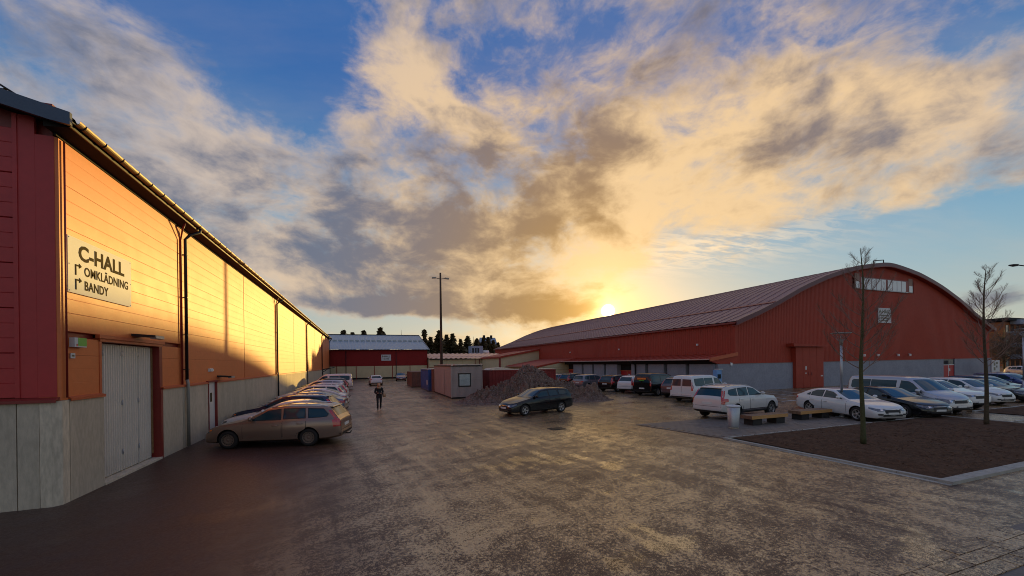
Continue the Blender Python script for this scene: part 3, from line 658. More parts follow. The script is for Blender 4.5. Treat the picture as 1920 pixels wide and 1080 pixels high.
# arched verge
vr = MB(); N = 48; xv = [AX0-.35+(AX1-AX0+.7)*i/N for i in range(N+1)]
def az_(x):
    x = min(max(x, AX0-.35), AX1+.35); b_ = arch(x)
    d = abs(x-AC)-24.1
    return b_ - max(0, d)*.42
vr.prism([(x, az_(x)+.20) for x in xv]+[(x, az_(x)-.22) for x in reversed(xv)], AY0-.55, AY0-.42, 'y')
obj('verge_board', vr, mat('plum_verge', (.115,.035,.045), .4, .2), ah)
sf = MB(); sf.prism([(x, az_(x)-.22) for x in xv]+[(x, az_(x)-.28) for x in reversed(xv)], AY0-.54, AY0+.05, 'y'); obj('soffit', sf, M_trimdk, ah)
# standing-seam roof, sheet by sheet
sheetw = 1.18; ns = int((AY1-AY0+.4)/sheetw)
me = MB()
for i in range(N):
    pass
xr = [AX0-.38+(AX1-AX0+.76)*i/36 for i in range(37)]
me.add([(x, 0, az_(x)+.16) for x in xr]+[(x, sheetw-.05, az_(x)+.16) for x in xr]+[(x, sheetw-.045, az_(x)+.22) for x in xr]+[(x, sheetw, az_(x)+.22) for x in xr]+[(x, sheetw+.001, az_(x)+.15) for x in xr],
       [(i+37*k_, i+1+37*k_, i+38+37*k_, i+37+37*k_) for i in range(36) for k_ in range(4)])
rme = me.mesh('roof_sheet', [M_aroof])
for i in range(ns+1):
    o = bpy.data.objects.new('roof_sheet', rme); COL.objects.link(o); o.parent = ah; o.location = (0, AY0-.45+i*sheetw, 0)
for xl in (38.6, 77.2):
    obj('roof_lap', MB().prism([(xl, az_(xl)+.20), (xl+.35, az_(xl+.35)+.22), (xl+.35, az_(xl+.35)+.25), (xl-.02, az_(xl)+.235)], AY0-.4, AY1, 'y'), M_trimdk, ah)
obj('ridge_vent', MB().tube([(56.6, AY0+.5, 14.1), (56.6, AY0+.5, 14.5), (58.6, AY0+.5, 14.75)], .05, 6).tube([(58.6, AY0+.5, 14.75), (58.6, AY0+.5, 14.1)], .05, 6), M_soffit, ah)
# long side: upper red wall
yy = AY0+.1
while yy < AY1-.2:
    y1 = min(yy+4.6, AY1); obj('red_sheet', corr(yy, y1-.012, AX0, lambda y: 2.5, lambda y: 6.66, .30, .035, 'x'), M_ared, ah, fix=False); yy = y1
obj('eave_gutter', MB().box(AX0-.42, AX0-.32, AY0-.4, AY1, 6.50, 6.66), M_trimdk, ah)
obj('corner_trim', MB().box(AX0-.06, AX0+.25, AY0-.05, AY0+.2, 3.4, 6.6), M_ared, ah)
for yv_ in (33.0, 47.0, 61.0, 75.0): obj('wall_light', MB().box(AX0-.18, AX0-.03, yv_, yv_+.16, 4.6, 4.8), M_pane, ah)
# lean-to along the long side
XF = 30.45
obj('annex_roof', MB().prism([(AX0, 3.62), (XF, 3.16), (XF, 3.06), (AX0, 3.40)], AY0-.15, 58.7, 'y'), M_ared, ah)
for i in range(24): obj('roof_seam', MB().prism([(AX0, 3.625), (AX0, 3.68), (XF, 3.22), (XF, 3.165)], 29.6+i*1.22, 29.64+i*1.22, 'y'), M_ared, ah)
obj('annex_gutter', MB().box(XF-.12, XF-.005, AY0-.1, 58.7, 3.04, 3.14), mat('pale_gutter', (.55,.40,.36), .35, .4), ah)
obj('verge_board', MB().prism([(AX0+.05, 3.75), (XF-.1, 3.22), (XF-.1, 2.92), (AX0+.05, 3.42)], AY0-.26, AY0-.16, 'y'), M_trim, ah)
obj('annex_gable', MB().prism([(31.4, BASE), (AX0+.2, BASE), (AX0+.2, 3.42), (31.0, 3.02), (XF, 2.95)], AY0-.10, AY0+.1, 'y'), M_ared, ah)
obj('annex_back', MB().box(32.2, AX0+.2, AY0+.2, 58.5, 0, 3.3), M_trimdk, ah)
obj('annex_lintel', MB().box(31.3, 32.3, AY0+.1, 58.5, 2.62, 3.02), M_soffit, ah)
pan = [(29.0, 31.8, 0), (32.3, 34.95, 0), (35.5, 38.05, 0), (38.65, 41.2, 0), (41.25, 44.2, 1), (44.2, 46.7, 0), (47.25, 49.7, 0), (50.25, 52.65, 0), (53.2, 55.75, 0), (55.8, 58.4, 1)]
M_rdoor = MATS['red_door_paint']
obj('end_pillar', MB().box(31.25, 32.3, AY0+.2, 29.0, -.1, 2.62), M_aconc, ah)
for p, q, k in pan:
    if not k: box('block_panel', 31.3, 32.2, p, q, -.1, 2.62, M_aconc, ah)
    else:
        dd = box('door', 31.9, 32.0, p+.05, q-.05, 0, 1.75, M_rdoor, ah)
        obj('door_frame', MB().box(31.84, 31.9, p, q, 1.75, 1.85).box(31.85, 31.9, (p+q)/2-.05, (p+q)/2+.05, 0, 1.75), M_trim, dd)
        obj('notice', MB().box(31.86, 31.9, (p+q)/2-.45, (p+q)/2-.2, 1.0, 1.4), M_sign, dd)
        box('transom', 31.9, 32.0, p+.05, q-.05, 1.86, 2.62, M_soffit, ah)
obj('annex_downpipe', MB().tube([(XF-.05, 40.2, 3.04), (XF+.1, 40.2, 2.85), (31.2, 40.3, 2.6), (31.2, 40.3, .4)], .09, 8), M_black, ah)
# a-hall sign
sa_ = thing('hall_sign', 'square white sign reading A-HALL on the red gable under the window band', 'sign', (56.3, AY0-.08, 7.13))
obj('board', MB().box(0, 2.5, 0, .05, 0, 1.75), M_sign, sa_)
lettering('lettering', 'A-HALL', .55, (.15, -.004, 1.15), FACE_Y, M_ink, sa_, .02, sx=1.15)
for z_, w_ in ((.78, 1.7), (.48, 1.9), (.18, 1.5)):
    obj('arrow', MB().prism([(.12, z_), (.12, z_+.16), (.30, z_+.08)], -.01, 0, 'y'), M_ink, sa_)
    obj('print_line', MB().box(.42, .42+w_*.85, -.008, 0, z_+.02, z_+.15), M_ink, sa_)
for i, xl in enumerate((33.0, 53.4, 56.0, 59.9, 62.3)):
    o = thing('wall_spotlight', ['small white lamp on the corner above the grey base', 'white wall spotlight low on the red gable left of the door, first of four', 'white wall spotlight low on the red gable, second of four from the left', 'white wall spotlight low on the red gable, third of four from the left', 'white wall spotlight low on the red gable, rightmost of four'][i], 'lamp', (xl, AY0-.1, 2.62 if i == 0 else 3.35))
    obj('bracket', MB().box(-.04, .04, -.05, .1, .08, .16), M_steel, o); obj('lamp_head', MB().box(-.10, .10, -.16, -.04, -.14, .12), M_white, o)

# two further lean-tos at the back of the long side
l1 = thing('lean_to', 'taller cream lean to with red sloping roof against the far arched hall wall', 'building')
obj('wall', MB().prism([(25.4, 0), (AX0-.05, 0), (AX0-.05, 5.45), (25.4, 4.0)], 74.2, 87.0, 'y'), M_cream, l1)
obj('roof', MB().prism([(25.1, 3.98), (25.1, 4.30), (AX0-.05, 5.80), (AX0-.05, 5.47)], 73.9, 87.3, 'y'), M_ared, l1)
obj('roof_edge', MB().prism([(25.1, 4.30), (25.1, 4.36), (AX0-.05, 5.86), (AX0-.05, 5.80)], 73.88, 74.3, 'y'), M_lroof, l1)
obj('corner_post', MB().box(25.1, 25.4, 74.0, 74.3, 0, 4.1), M_trimdk, l1)
l2 = thing('lean_to', 'lower cream walled lean to with red roof behind the red container', 'building')
obj('wall', MB().prism([(26.7, 0), (AX0-.3, 0), (AX0-.3, 3.5), (26.7, 2.2)], 58.75, 73.0, 'y'), M_cream, l2)
obj('roof', MB().prism([(26.3, 2.2), (26.3, 2.46), (AX0-.03, 3.72), (AX0-.03, 3.42)], 58.72, 73.6, 'y'), M_ared, l2)
obj('gutter', MB().box(26.15, 26.28, 58.8, 73.6, 2.22, 2.36), M_lroof, l2)
for z_ in (.6, 1.2, 1.8, 2.2): obj('board_joint', MB().box(26.75, AX0-.4, 58.735, 58.745, z_, z_+.02), M_char, l2)

# ------------------------------------------------------------------ far buildings
ru = thing('rooftop_unit', 'white ventilation unit on the roof behind the link building', 'ventilation unit', (28.4, 108, 5.0))
obj('casing', MB().box(0, 3.4, 0, 3, .2, 2.9), M_bluegrey, ru); obj('duct', MB().tube([(3.6, 1, 1.2), (5.2, 1, 1.2), (5.2, 1, .2)], .5, 10), M_white, ru)
for i in range(3): obj('louvre', MB().box(.3+i*.75, .8+i*.75, -.04, 0, 1.0, 2.3), M_black, ru)
obj('stand', MB().box(0, 6, 0, 3, -5, .19), M_cream, ru)
fb = thing('house', 'distant grey gabled house with two chimneys behind the pine trees', 'house', (47.2, 160, 0))
obj('wall', MB().box(0, 6.4, 0, 8, 0, 9.5), M_aconc, fb); obj('roof', MB().prism([(-.3, 9.5), (8.3, 9.5), (4, 14.0)], -.3, 6.7, 'x'), M_bluegrey, fb)
for p in (1.2, 4.4): obj('chimney', MB().box(p, p+.8, 3.4, 4.4, 12.8, 15.0), M_char, fb)
bb = thing('apartment_building', 'orange brick apartment block with dark flat roof beyond the car park at the right edge', 'building')
bx, by = 150.0, 50.0
obj('wall', MB().box(bx, bx+60, by, by+20, -1, 11.6).box(bx+14, bx+60, by-4, by, -1, 12.2), M_brick, bb)
obj('roof', MB().box(bx-1, bx+61, by-1.2, by+21, 11.9, 12.6).box(bx+13, bx+61, by-5.2, by-1.2, 12.2, 12.9), M_soffit, bb)
for fl in range(4):
    for c_ in range(5):
        w_ = obj('window', MB().box(bx+1+c_*2.6, bx+2.6+c_*2.6, by-.06, by+.05, .5+fl*2.9, 2.2+fl*2.9), M_glass, bb)
        obj('frame', MB().box(bx+.9+c_*2.6, bx+2.7+c_*2.6, by-.10, by-.06, .36+fl*2.9, .5+fl*2.9), M_white, w_)
    obj('balcony', MB().box(bx+3, bx+13, by-1.8, by-.1, 2.4+fl*2.9, 3.5+fl*2.9), M_bluegrey, bb)
    for c_ in range(6):
        obj('window', MB().box(bx+15+c_*3, bx+16.8+c_*3, by-4.06, by-3.9, .5+fl*2.9, 2.2+fl*2.9), M_glass, bb)
    obj('side_window', MB().box(bx-.06, bx+.1, by+3, by+5, .5+fl*2.9, 2.2+fl*2.9).box(bx-.06, bx+.1, by+9, by+11, .5+fl*2.9, 2.2+fl*2.9), M_glass, bb)
# ------------------------------------------------------------------ vehicles
def paint(name, col, rough=.28, metal=.35, dirt=.5):
    return mat(name, col, rough, metal, .5, coat=.65, dirt=dirt, dirtcol=tuple(.5*a+.5*b for a,b in zip(col,(.14,.12,.10))))
P = {
 'bronze': paint('bronze_paint', (.26,.17,.125), .28, .55, .35), 'white': paint('white_paint', (.66,.65,.63), .25, 0, .7), 'dirtywhite': paint('dirty_white_paint', (.60,.57,.53), .3, 0, 1.1),
 'black': paint('black_paint', (.006,.006,.007), .14, .0, .0), 'darkblue': paint('dark_blue_paint', (.015,.025,.07), .22, .4, .4), 'greyblue': paint('grey_blue_paint', (.13,.17,.24), .25, .5, .5),
 'silver': paint('silver_paint', (.42,.42,.45), .3, .6, .5), 'grey': paint('grey_paint', (.20,.19,.21), .28, .6, .5), 'purple': paint('plum_grey_paint', (.10,.08,.09), .28, .5, .5), 'darkred': paint('dark_red_paint', (.12,.012,.015), .25, .3, .4),
 'blue': paint('blue_paint', (.04,.07,.20), .22, .4, .3), 'olive': paint('olive_black_paint', (.03,.03,.02), .22, .3, .3)}
P['black'].node_tree.nodes['Principled BSDF'].inputs['Coat Weight'].default_value = .15
M_cglass = mat('car_glass', (.016,.046,.060), .05, .0, .45)
M_cglassb = mat('car_glass_light', (.035,.075,.09), .06, .0, .7)
M_tyre = mat('tyre_rubber', (.022,.020,.019), .85, 0, .3, bump=.1)
M_rim = mat('alloy_rim', (.42,.40,.38), .35, .6, .5); M_rimd = mat('dirty_rim', (.17,.12,.09), .6, .3, .4)
M_hub = mat('brake_black', (.02,.018,.016), .8)
M_plas = mat('black_plastic', (.025,.024,.024), .6, 0, .4, var=.1)
M_arch = mat('arch_liner', (.008,.008,.008), .9)
M_tail = mat('tail_light_red', (.50,.010,.008), .15, 0, .7, coat=1.0); M_tailc = mat('tail_light_clear', (.55,.45,.42), .15, 0, .7)
M_head = mat('headlight_glass', (.10,.11,.13), .08, .2, .9, coat=1.0); M_amber = mat('indicator_amber', (.85,.20,.02), .2)
M_chrome = mat('chrome', (.62,.62,.64), .12, 1.0); M_seam = mat('seam_black', (.006,.006,.006), .8)
M_plate = mat('number_plate', (.70,.69,.64), .5)
M_seat = mat('seat_fabric', (.05,.045,.04), .9)

def interp(pts, x):
    if x <= pts[0][0]: return pts[0][1]
    for (a, za), (b, zb) in zip(pts[:-1], pts[1:]):
        if x <= b: return za + (zb-za)*(x-a)/(b-a) if b > a else zb
    return pts[-1][1]
def smooth(pts, x, r):
    L_ = pts[-1][0]; r = min(r, max(.004, x-pts[0][0]), max(.004, L_-x))
    return sum(interp(pts, x+r*k/3.0)*w for k, w in ((-3,.06),(-2,.12),(-1,.2),(0,.24),(1,.2),(2,.12),(3,.06)))

SPECS = {
 'wagon': dict(L=4.85, W=1.86, H=1.50, r=.325, fx=.93, rx=3.70, clear=.19,
   top=[(0,.40),(.02,.58),(.07,.68),(.25,.76),(.7,.87),(1.15,.945),(1.30,.97),(2.12,1.38),(2.35,1.445),(2.9,1.50),(3.6,1.49),(4.25,1.45),(4.42,1.425),(4.66,1.10),(4.74,.99),(4.80,.92),(4.84,.60),(4.85,.44)],
   belt=[(0,.50),(.5,.78),(1.2,.90),(2,.93),(4.2,.99),(4.85,.96)], bot=[(0,.34),(.06,.22),(.5,.19),(4.3,.20),(4.78,.28),(4.85,.38)],
   plan=[(0,.60),(.04,.74),(.14,.86),(.35,.93),(.8,.985),(1.5,1),(3.6,1),(4.3,.97),(4.65,.93),(4.78,.88),(4.85,.80)],
   ws=(1.36,2.16), rw=(4.43,4.70), wins=[[(1.66,.985),(2.25,1.34),(2.70,1.40),(2.74,1.01),(2.70,.99)], [(2.80,1.01),(2.78,1.405),(3.55,1.405),(3.60,1.03)], [(3.68,1.035),(3.64,1.40),(4.20,1.37),(4.40,1.16),(4.34,1.07),(4.1,1.045)]],
   doors=[(1.42,2.77),(2.79,3.62)], tail='tall', rails=1, tow=1),
 'estate': dict(L=4.65, W=1.78, H=1.47, r=.32, fx=.92, rx=3.60, clear=.17,
   top=[(0,.38),(.02,.55),(.08,.66),(.3,.74),(.8,.86),(1.15,.93),(1.28,.955),(2.05,1.36),(2.3,1.42),(2.8,1.47),(3.5,1.46),(4.1,1.42),(4.22,1.40),(4.50,1.05),(4.58,.97),(4.62,.60),(4.65,.42)],
   belt=[(0,.48),(.5,.76),(1.2,.88),(2,.93),(4.1,1.02),(4.65,.95)], bot=[(0,.32),(.06,.20),(.5,.17),(4.1,.18),(4.58,.26),(4.65,.36)],
   plan=[(0,.55),(.04,.70),(.14,.83),(.35,.92),(.8,.985),(1.5,1),(3.5,1),(4.1,.96),(4.45,.91),(4.6,.85),(4.65,.78)],
   ws=(1.33,2.10), rw=(4.23,4.53), wins=[[(1.62,.97),(2.16,1.31),(2.60,1.365),(2.66,1.0)], [(2.72,1.0),(2.68,1.37),(3.30,1.37),(3.42,1.04)], [(3.48,1.045),(3.40,1.365),(3.95,1.335),(4.16,1.12),(4.05,1.07)]],
   doors=[(1.38,2.66),(2.68,3.44)], tail='wrap', rails=0, spokes=5),
 'suv': dict(L=4.95, W=1.95, H=1.70, r=.38, fx=.93, rx=3.91, clear=.26,
   top=[(0,.50),(.02,.80),(.08,.95),(.3,1.03),(.9,1.10),(1.2,1.14),(1.36,1.16),(2.12,1.56),(2.35,1.63),(2.9,1.70),(3.7,1.69),(4.4,1.645),(4.55,1.62),(4.82,1.16),(4.88,1.08),(4.93,.70),(4.95,.50)],
   belt=[(0,.70),(.5,.98),(1.2,1.05),(2,1.08),(3.8,1.12),(4.95,1.08)], bot=[(0,.42),(.08,.30),(.5,.26),(4.4,.27),(4.88,.36),(4.95,.46)],
   plan=[(0,.62),(.04,.76),(.14,.88),(.35,.95),(.8,.99),(1.5,1),(3.9,1),(4.4,.97),(4.75,.93),(4.9,.87),(4.95,.80)],
   ws=(1.42,2.18), rw=(4.57,4.83), wins=[[(1.74,1.16),(2.26,1.52),(2.74,1.58),(2.80,1.17)], [(2.86,1.17),(2.82,1.585),(3.62,1.575),(3.68,1.18)], [(3.75,1.185),(3.69,1.57),(4.28,1.50),(4.42,1.32),(4.30,1.22)]],
   doors=[(1.45,2.82),(2.84,3.72)], tail='xc', rails=1),
 'midsuv': dict(L=4.6, W=1.90, H=1.64, r=.365, fx=.90, rx=3.67, clear=.24,
   top=[(0,.48),(.02,.76),(.08,.90),(.3,.98),(.9,1.06),(1.12,1.10),(1.26,1.12),(2.0,1.51),(2.25,1.59),(2.8,1.64),(3.4,1.62),(4.0,1.57),(4.15,1.53),(4.46,1.14),(4.54,1.05),(4.58,.70),(4.6,.48)],
   belt=[(0,.68),(.5,.94),(1.2,1.02),(2,1.05),(3.6,1.10),(4.6,1.06)], bot=[(0,.42),(.08,.28),(.5,.24),(4.1,.25),(4.52,.34),(4.6,.44)],
   plan=[(0,.60),(.04,.74),(.14,.87),(.35,.94),(.8,.99),(1.5,1),(3.6,1),(4.1,.96),(4.42,.92),(4.55,.86),(4.6,.80)],
   ws=(1.32,2.05), rw=(4.16,4.48), wins=[[(1.62,1.12),(2.12,1.47),(2.56,1.53),(2.62,1.13)], [(2.68,1.13),(2.64,1.53),(3.32,1.52),(3.42,1.15)], [(3.48,1.155),(3.40,1.51),(3.86,1.44),(4.02,1.26),(3.92,1.19)]],
   doors=[(1.36,2.64),(2.66,3.48)], tail='xc', rails=1),
 'liftback': dict(L=4.86, W=1.87, H=1.44, r=.335, fx=.93, rx=3.77, clear=.17,
   top=[(0,.40),(.02,.58),(.07,.68),(.25,.75),(.8,.87),(1.2,.93),(1.34,.955),(2.25,1.35),(2.5,1.41),(2.95,1.44),(3.3,1.43),(3.7,1.37),(4.1,1.24),(4.48,1.07),(4.62,1.03),(4.78,1.00),(4.83,.90),(4.85,.60),(4.86,.44)],
   belt=[(0,.50),(.5,.78),(1.2,.88),(2,.92),(4.0,.98),(4.86,.95)], bot=[(0,.34),(.06,.20),(.5,.17),(4.3,.18),(4.78,.27),(4.86,.38)],
   plan=[(0,.58),(.04,.73),(.14,.86),(.35,.93),(.8,.985),(1.5,1),(3.6,1),(4.2,.96),(4.6,.91),(4.78,.85),(4.86,.78)],
   ws=(1.40,2.28), rw=(3.55,4.42), wins=[[(1.74,.975),(2.34,1.29),(2.80,1.35),(2.86,1.0)], [(2.92,1.0),(2.88,1.355),(3.35,1.335),(3.64,1.23),(3.68,1.03)], [(3.73,1.03),(3.70,1.21),(3.95,1.10),(4.0,1.04)]],
   doors=[(1.46,2.88),(2.90,3.72)], tail='wide', rails=0, spokes=5),
 'hatch': dict(L=4.2, W=1.80, H=1.46, r=.315, fx=.86, rx=3.45, clear=.18,
   top=[(0,.40),(.02,.60),(.07,.70),(.25,.77),(.7,.88),(1.0,.94),(1.12,.97),(1.85,1.36),(2.1,1.43),(2.6,1.46),(3.2,1.44),(3.65,1.39),(3.76,1.36),(4.03,1.05),(4.10,.97),(4.17,.60),(4.2,.42)],
   belt=[(0,.50),(.5,.80),(1.2,.91),(2,.95),(3.6,1.0),(4.2,.95)], bot=[(0,.34),(.06,.22),(.5,.18),(3.7,.19),(4.12,.28),(4.2,.38)],
   plan=[(0,.60),(.04,.74),(.14,.86),(.35,.93),(.8,.985),(1.5,1),(3.3,1),(3.8,.95),(4.05,.90),(4.15,.85),(4.2,.80)],
   ws=(1.18,1.90), rw=(3.78,4.05), wins=[[(1.50,.98),(1.98,1.32),(2.44,1.37),(2.48,1.0)], [(2.54,1.0),(2.50,1.37),(3.06,1.355),(3.20,1.03)], [(3.26,1.04),(3.16,1.345),(3.48,1.30),(3.62,1.10)]],
   doors=[(1.24,2.50),(2.52,3.24)], tail='wrap', rails=0),
 'mpv': dict(L=4.6, W=1.80, H=1.62, r=.32, fx=.88, rx=3.70, clear=.18,
   top=[(0,.42),(.02,.64),(.07,.76),(.25,.85),(.6,.96),(.85,1.03),(.95,1.06),(1.75,1.48),(2.05,1.57),(2.6,1.62),(3.5,1.61),(4.1,1.56),(4.25,1.53),(4.48,1.10),(4.53,1.0),(4.58,.65),(4.6,.44)],
   belt=[(0,.52),(.5,.86),(1.2,.95),(2,.97),(4.0,1.03),(4.6,1.0)], bot=[(0,.34),(.06,.22),(.5,.18),(4.0,.19),(4.52,.28),(4.6,.38)],
   plan=[(0,.60),(.04,.74),(.14,.86),(.35,.94),(.8,.99),(1.5,1),(3.8,1),(4.2,.96),(4.45,.92),(4.55,.87),(4.6,.82)],
   ws=(1.0,1.82), rw=(4.27,4.50), wins=[[(1.30,1.05),(1.78,1.39),(1.98,1.46),(2.50,1.51),(2.52,1.03)], [(2.58,1.03),(2.56,1.515),(3.38,1.51),(3.42,1.06)], [(3.49,1.065),(3.45,1.505),(4.02,1.45),(4.16,1.2),(4.1,1.10)]],
   doors=[(1.15,2.54),(2.56,3.46)], tail='wrap', rails=0, spokes=5),
 'van': dict(L=5.05, W=1.98, H=1.93, r=.335, fx=.93, rx=4.03, clear=.21,
   top=[(0,.44),(.02,.70),(.07,.84),(.25,.96),(.55,1.07),(.80,1.14),(.90,1.17),(1.66,1.74),(1.9,1.85),(2.3,1.91),(3.2,1.93),(4.5,1.92),(4.82,1.89),(4.92,1.84),(4.98,1.4),(5.01,1.0),(5.03,.6),(5.05,.44)],
   belt=[(0,.56),(.4,.90),(1.0,1.05),(1.8,1.12),(4.9,1.12),(5.05,1.0)], bot=[(0,.36),(.06,.25),(.5,.21),(4.5,.22),(5.0,.34),(5.05,.40)],
   plan=[(0,.62),(.04,.76),(.14,.88),(.35,.95),(.8,.99),(1.5,1),(4.4,1),(4.85,.98),(4.98,.95),(5.05,.92)],
   ws=(.96,1.72), rw=None, wins=[[(1.12,1.10),(1.60,1.56),(1.82,1.68),(2.24,1.72),(2.28,1.16),(2.0,1.10)], [(2.46,1.17),(2.46,1.71),(3.50,1.72),(3.50,1.17)], [(3.54,1.17),(3.54,1.72),(4.62,1.70),(4.72,1.62),(4.72,1.25),(4.62,1.17)]],
   doors=[(1.02,2.32),(2.38,3.52)], tail='van', rails=0, tumble=.17),
}
# a longer van for the right-hand row
import copy as _cp
def stretched(sp, L1, x_at):
    s = _cp.deepcopy(sp); d = L1-s['L']; s['L'] = L1
    mv = lambda x: x+d if x > x_at else x
    for k in ('top', 'belt', 'bot', 'plan'): s[k] = [(mv(x), z) for x, z in s[k]]
    s['wins'] = [[(mv(x), z) for x, z in w] for w in s['wins']]; s['rx'] += d
    if s['rw']: s['rw'] = tuple(mv(x) for x in s['rw'])
    s['doors'] = [(mv(a), mv(b)) for a, b in s['doors']]
    return s
SPECS['longvan'] = stretched(SPECS['van'], 5.45, 3.0)
SPECS['sedan'] = dict(_cp.deepcopy(SPECS['liftback']), L=4.65, rx=3.62)
sd = SPECS['sedan']
for k in ('top', 'belt', 'bot', 'plan'): sd[k] = [(x if x < 3 else x-(x-3)*.113, z) for x, z in sd[k]]
sd['wins'] = [[(x if x < 3 else x-(x-3)*.113, z) for x, z in w] for w in sd['wins']]
sd['rw'] = (3.42, 4.24); sd['doors'] = [(1.46, 2.88), (2.90, 3.58)]; sd['spokes'] = 5; sd['tail'] = 'wide'

def car_loft(sp):
    L, W = sp['L'], sp['W']/2
    xs = set([0, .02, .05, .09, .14, .2])
    xs |= set(L-v for v in (0, .008, .02, .035, .055, .08, .12, .17))
    x = .27
    while x < L-.18: xs.add(round(x, 3)); x += .075
    xs = sorted(xs)
    tum = sp.get('tumble', .30)
    ring = []
    for x in xs:
        end = min(x, L-x)
        zt = smooth(sp['top'], x, .07 if end > .2 else .012); zb = interp(sp['bot'], x); w = W*smooth(sp['plan'], x, .05 if end > .15 else .01)
        zs = min(smooth(sp['belt'], x, .15), zt-.045); zs = max(zs, zb+.08)
        h = zt-zs; yg = lambda z: .925*w-tum*(z-zs)-.10*max(0, (z-zs))**2
        H_ = zs-zb
        pt = [(0, zb), (.70*w, zb), (.90*w, zb+.03*H_/.6), (.965*w, zb+.12*H_), (.985*w, zb+.30*H_), (1.0*w, zb+.52*H_), (1.0*w, zb+.68*H_), (.985*w, zb+.84*H_), (.965*w, zb+.93*H_), (.94*w, zs)]
        for k in (.22, .45, .66, .80, .90): pt.append((yg(zs+k*h), zs+k*h))
        ye = yg(zs+.93*h)
        pt += [(ye-.025, zs+.955*h), (ye-.075, zs+.985*h), (ye*.72, zt-.004+.012), (ye*.4, zt+.018), (0, zt+.022)]
        ring.append((x, pt))
    n = len(ring[0][1])
    vs = []
    wsx = sp['ws'][0]-.3
    for x, pt in ring:
        for (y, z) in pt + [(-y, z) for y, z in pt[-2:0:-1]]:
            f = 0
            zs = smooth(sp['belt'], x, .15)
            if z > zs+.02 and x < 2.6:      # plan curvature of screen and header
                f = .17*(y/W)**2*min(1, (z-zs)/.18)*max(0, min(1, (2.6-x)/.6))
            if x < .3: f += .05*(y/W)**2*(1-x/.3)
            vs.append((x+f, y, z))
    m = 2*n-2; fs, mi = [], []
    for i in range(len(ring)-1):
        for k in range(m):
            a, b = i*m+k, i*m+(k+1) % m
            fs.append((a, b, b+m, a+m)); mi.append(0)
    fs.append(tuple(range(m-1, -1, -1))); mi.append(0)
    fs.append(tuple((len(ring)-1)*m+k for k in range(m))); mi.append(0)
    # shift to car axes: +x forward, origin mid
    vs = [(L/2-x, -y, z) for x, y, z in vs]
    me = bpy.data.meshes.new('body'); me.from_pydata(vs, [], fs); fixn(me)
    return me

class Proj:
    def __init__(s, me, L):
        bm = bmesh.new(); bm.from_mesh(me); s.b = BVHTree.FromBMesh(bm); bm.free(); s.L = L
    def side(s, x, z, sgn, off):
        h = s.b.ray_cast(Vector((s.L/2-x, sgn*3, z)), Vector((0, -sgn, 0)))
        if h[0] is None: return None
        return h[0]+h[1]*off
    def top(s, x, y, off):
        h = s.b.ray_cast(Vector((s.L/2-x, y, 4)), Vector((0, 0, -1)))
        return None if h[0] is None else h[0]+h[1]*off
    def end(s, y, z, front, off):
        d = 1 if front else -1
        for k in range(30):
            h = s.b.ray_cast(Vector((d*6, y, z)), Vector((-d, 0, 0)))
            if h[0] is not None and (abs(h[0].x) > s.L/2-.16 or abs(h[1].x) > .45 and abs(h[0].x) > s.L/2-.75): return h[0]+h[1]*off
            y *= .975
        return None

def poly_patch(poly, fn, nx=8, nz=5, thick=.006):
    """x-monotone polygon (a,b) laid on the surface fn(a,b,off)"""
    xs = sorted(set([p[0] for p in poly])); x0, x1 = xs[0], xs[-1]
    ss = sorted(set(xs+[x0+(x1-x0)*i/nx for i in range(nx+1)]))
    cols = []
    for x in ss:
        zz = []
        for (a, za), (b, zb) in zip(poly, poly[1:]+poly[:1]):
            if abs(a-b) < 1e-9:
                if abs(x-a) < 1e-6: zz += [za, zb]
            elif min(a, b)-1e-9 <= x <= max(a, b)+1e-9: zz.append(za+(zb-za)*(x-a)/(b-a))
        if not zz: continue
        lo, hi = min(zz), max(zz); cols.append((x, lo, hi))
    vs, ok = [], True
    for x, lo, hi in cols:
        for j in range(nz+1):
            p = fn(x, lo+(hi-lo)*j/nz)
            if p is None: return None
            vs.append(p)
    m = nz+1; fs = [(i*m+j, (i+1)*m+j, (i+1)*m+j+1, i*m+j+1) for i in range(len(cols)-1) for j in range(nz)]
    return vs, fs
def inset_poly(poly, d):
    cx = sum(p[0] for p in poly)/len(poly); cz = sum(p[1] for p in poly)/len(poly)
    w = max(p[0] for p in poly)-min(p[0] for p in poly); h = max(p[1] for p in poly)-min(p[1] for p in poly)
    return [(cx+(x-cx)*(1-2*d/w), cz+(z-cz)*(1-2*d/h)) for x, z in poly]
def patch_obj(name, poly, fn, m, parent, nx=8, nz=5):
    r = poly_patch(poly, fn, nx, nz)
    if r is None: return None
    mb = MB(); mb.add(r[0], r[1], 0, True)
    me = mb.mesh(name, [m])
    # face outwards (away from the body centre)
    c = Vector((0, 0, .6)); s_ = sum(((p.center-c).dot(p.normal) for p in me.polygons))
    if s_ < 0: me.flip_normals()
    o = bpy.data.objects.new(name, me); COL.objects.link(o); o.parent = parent; return o

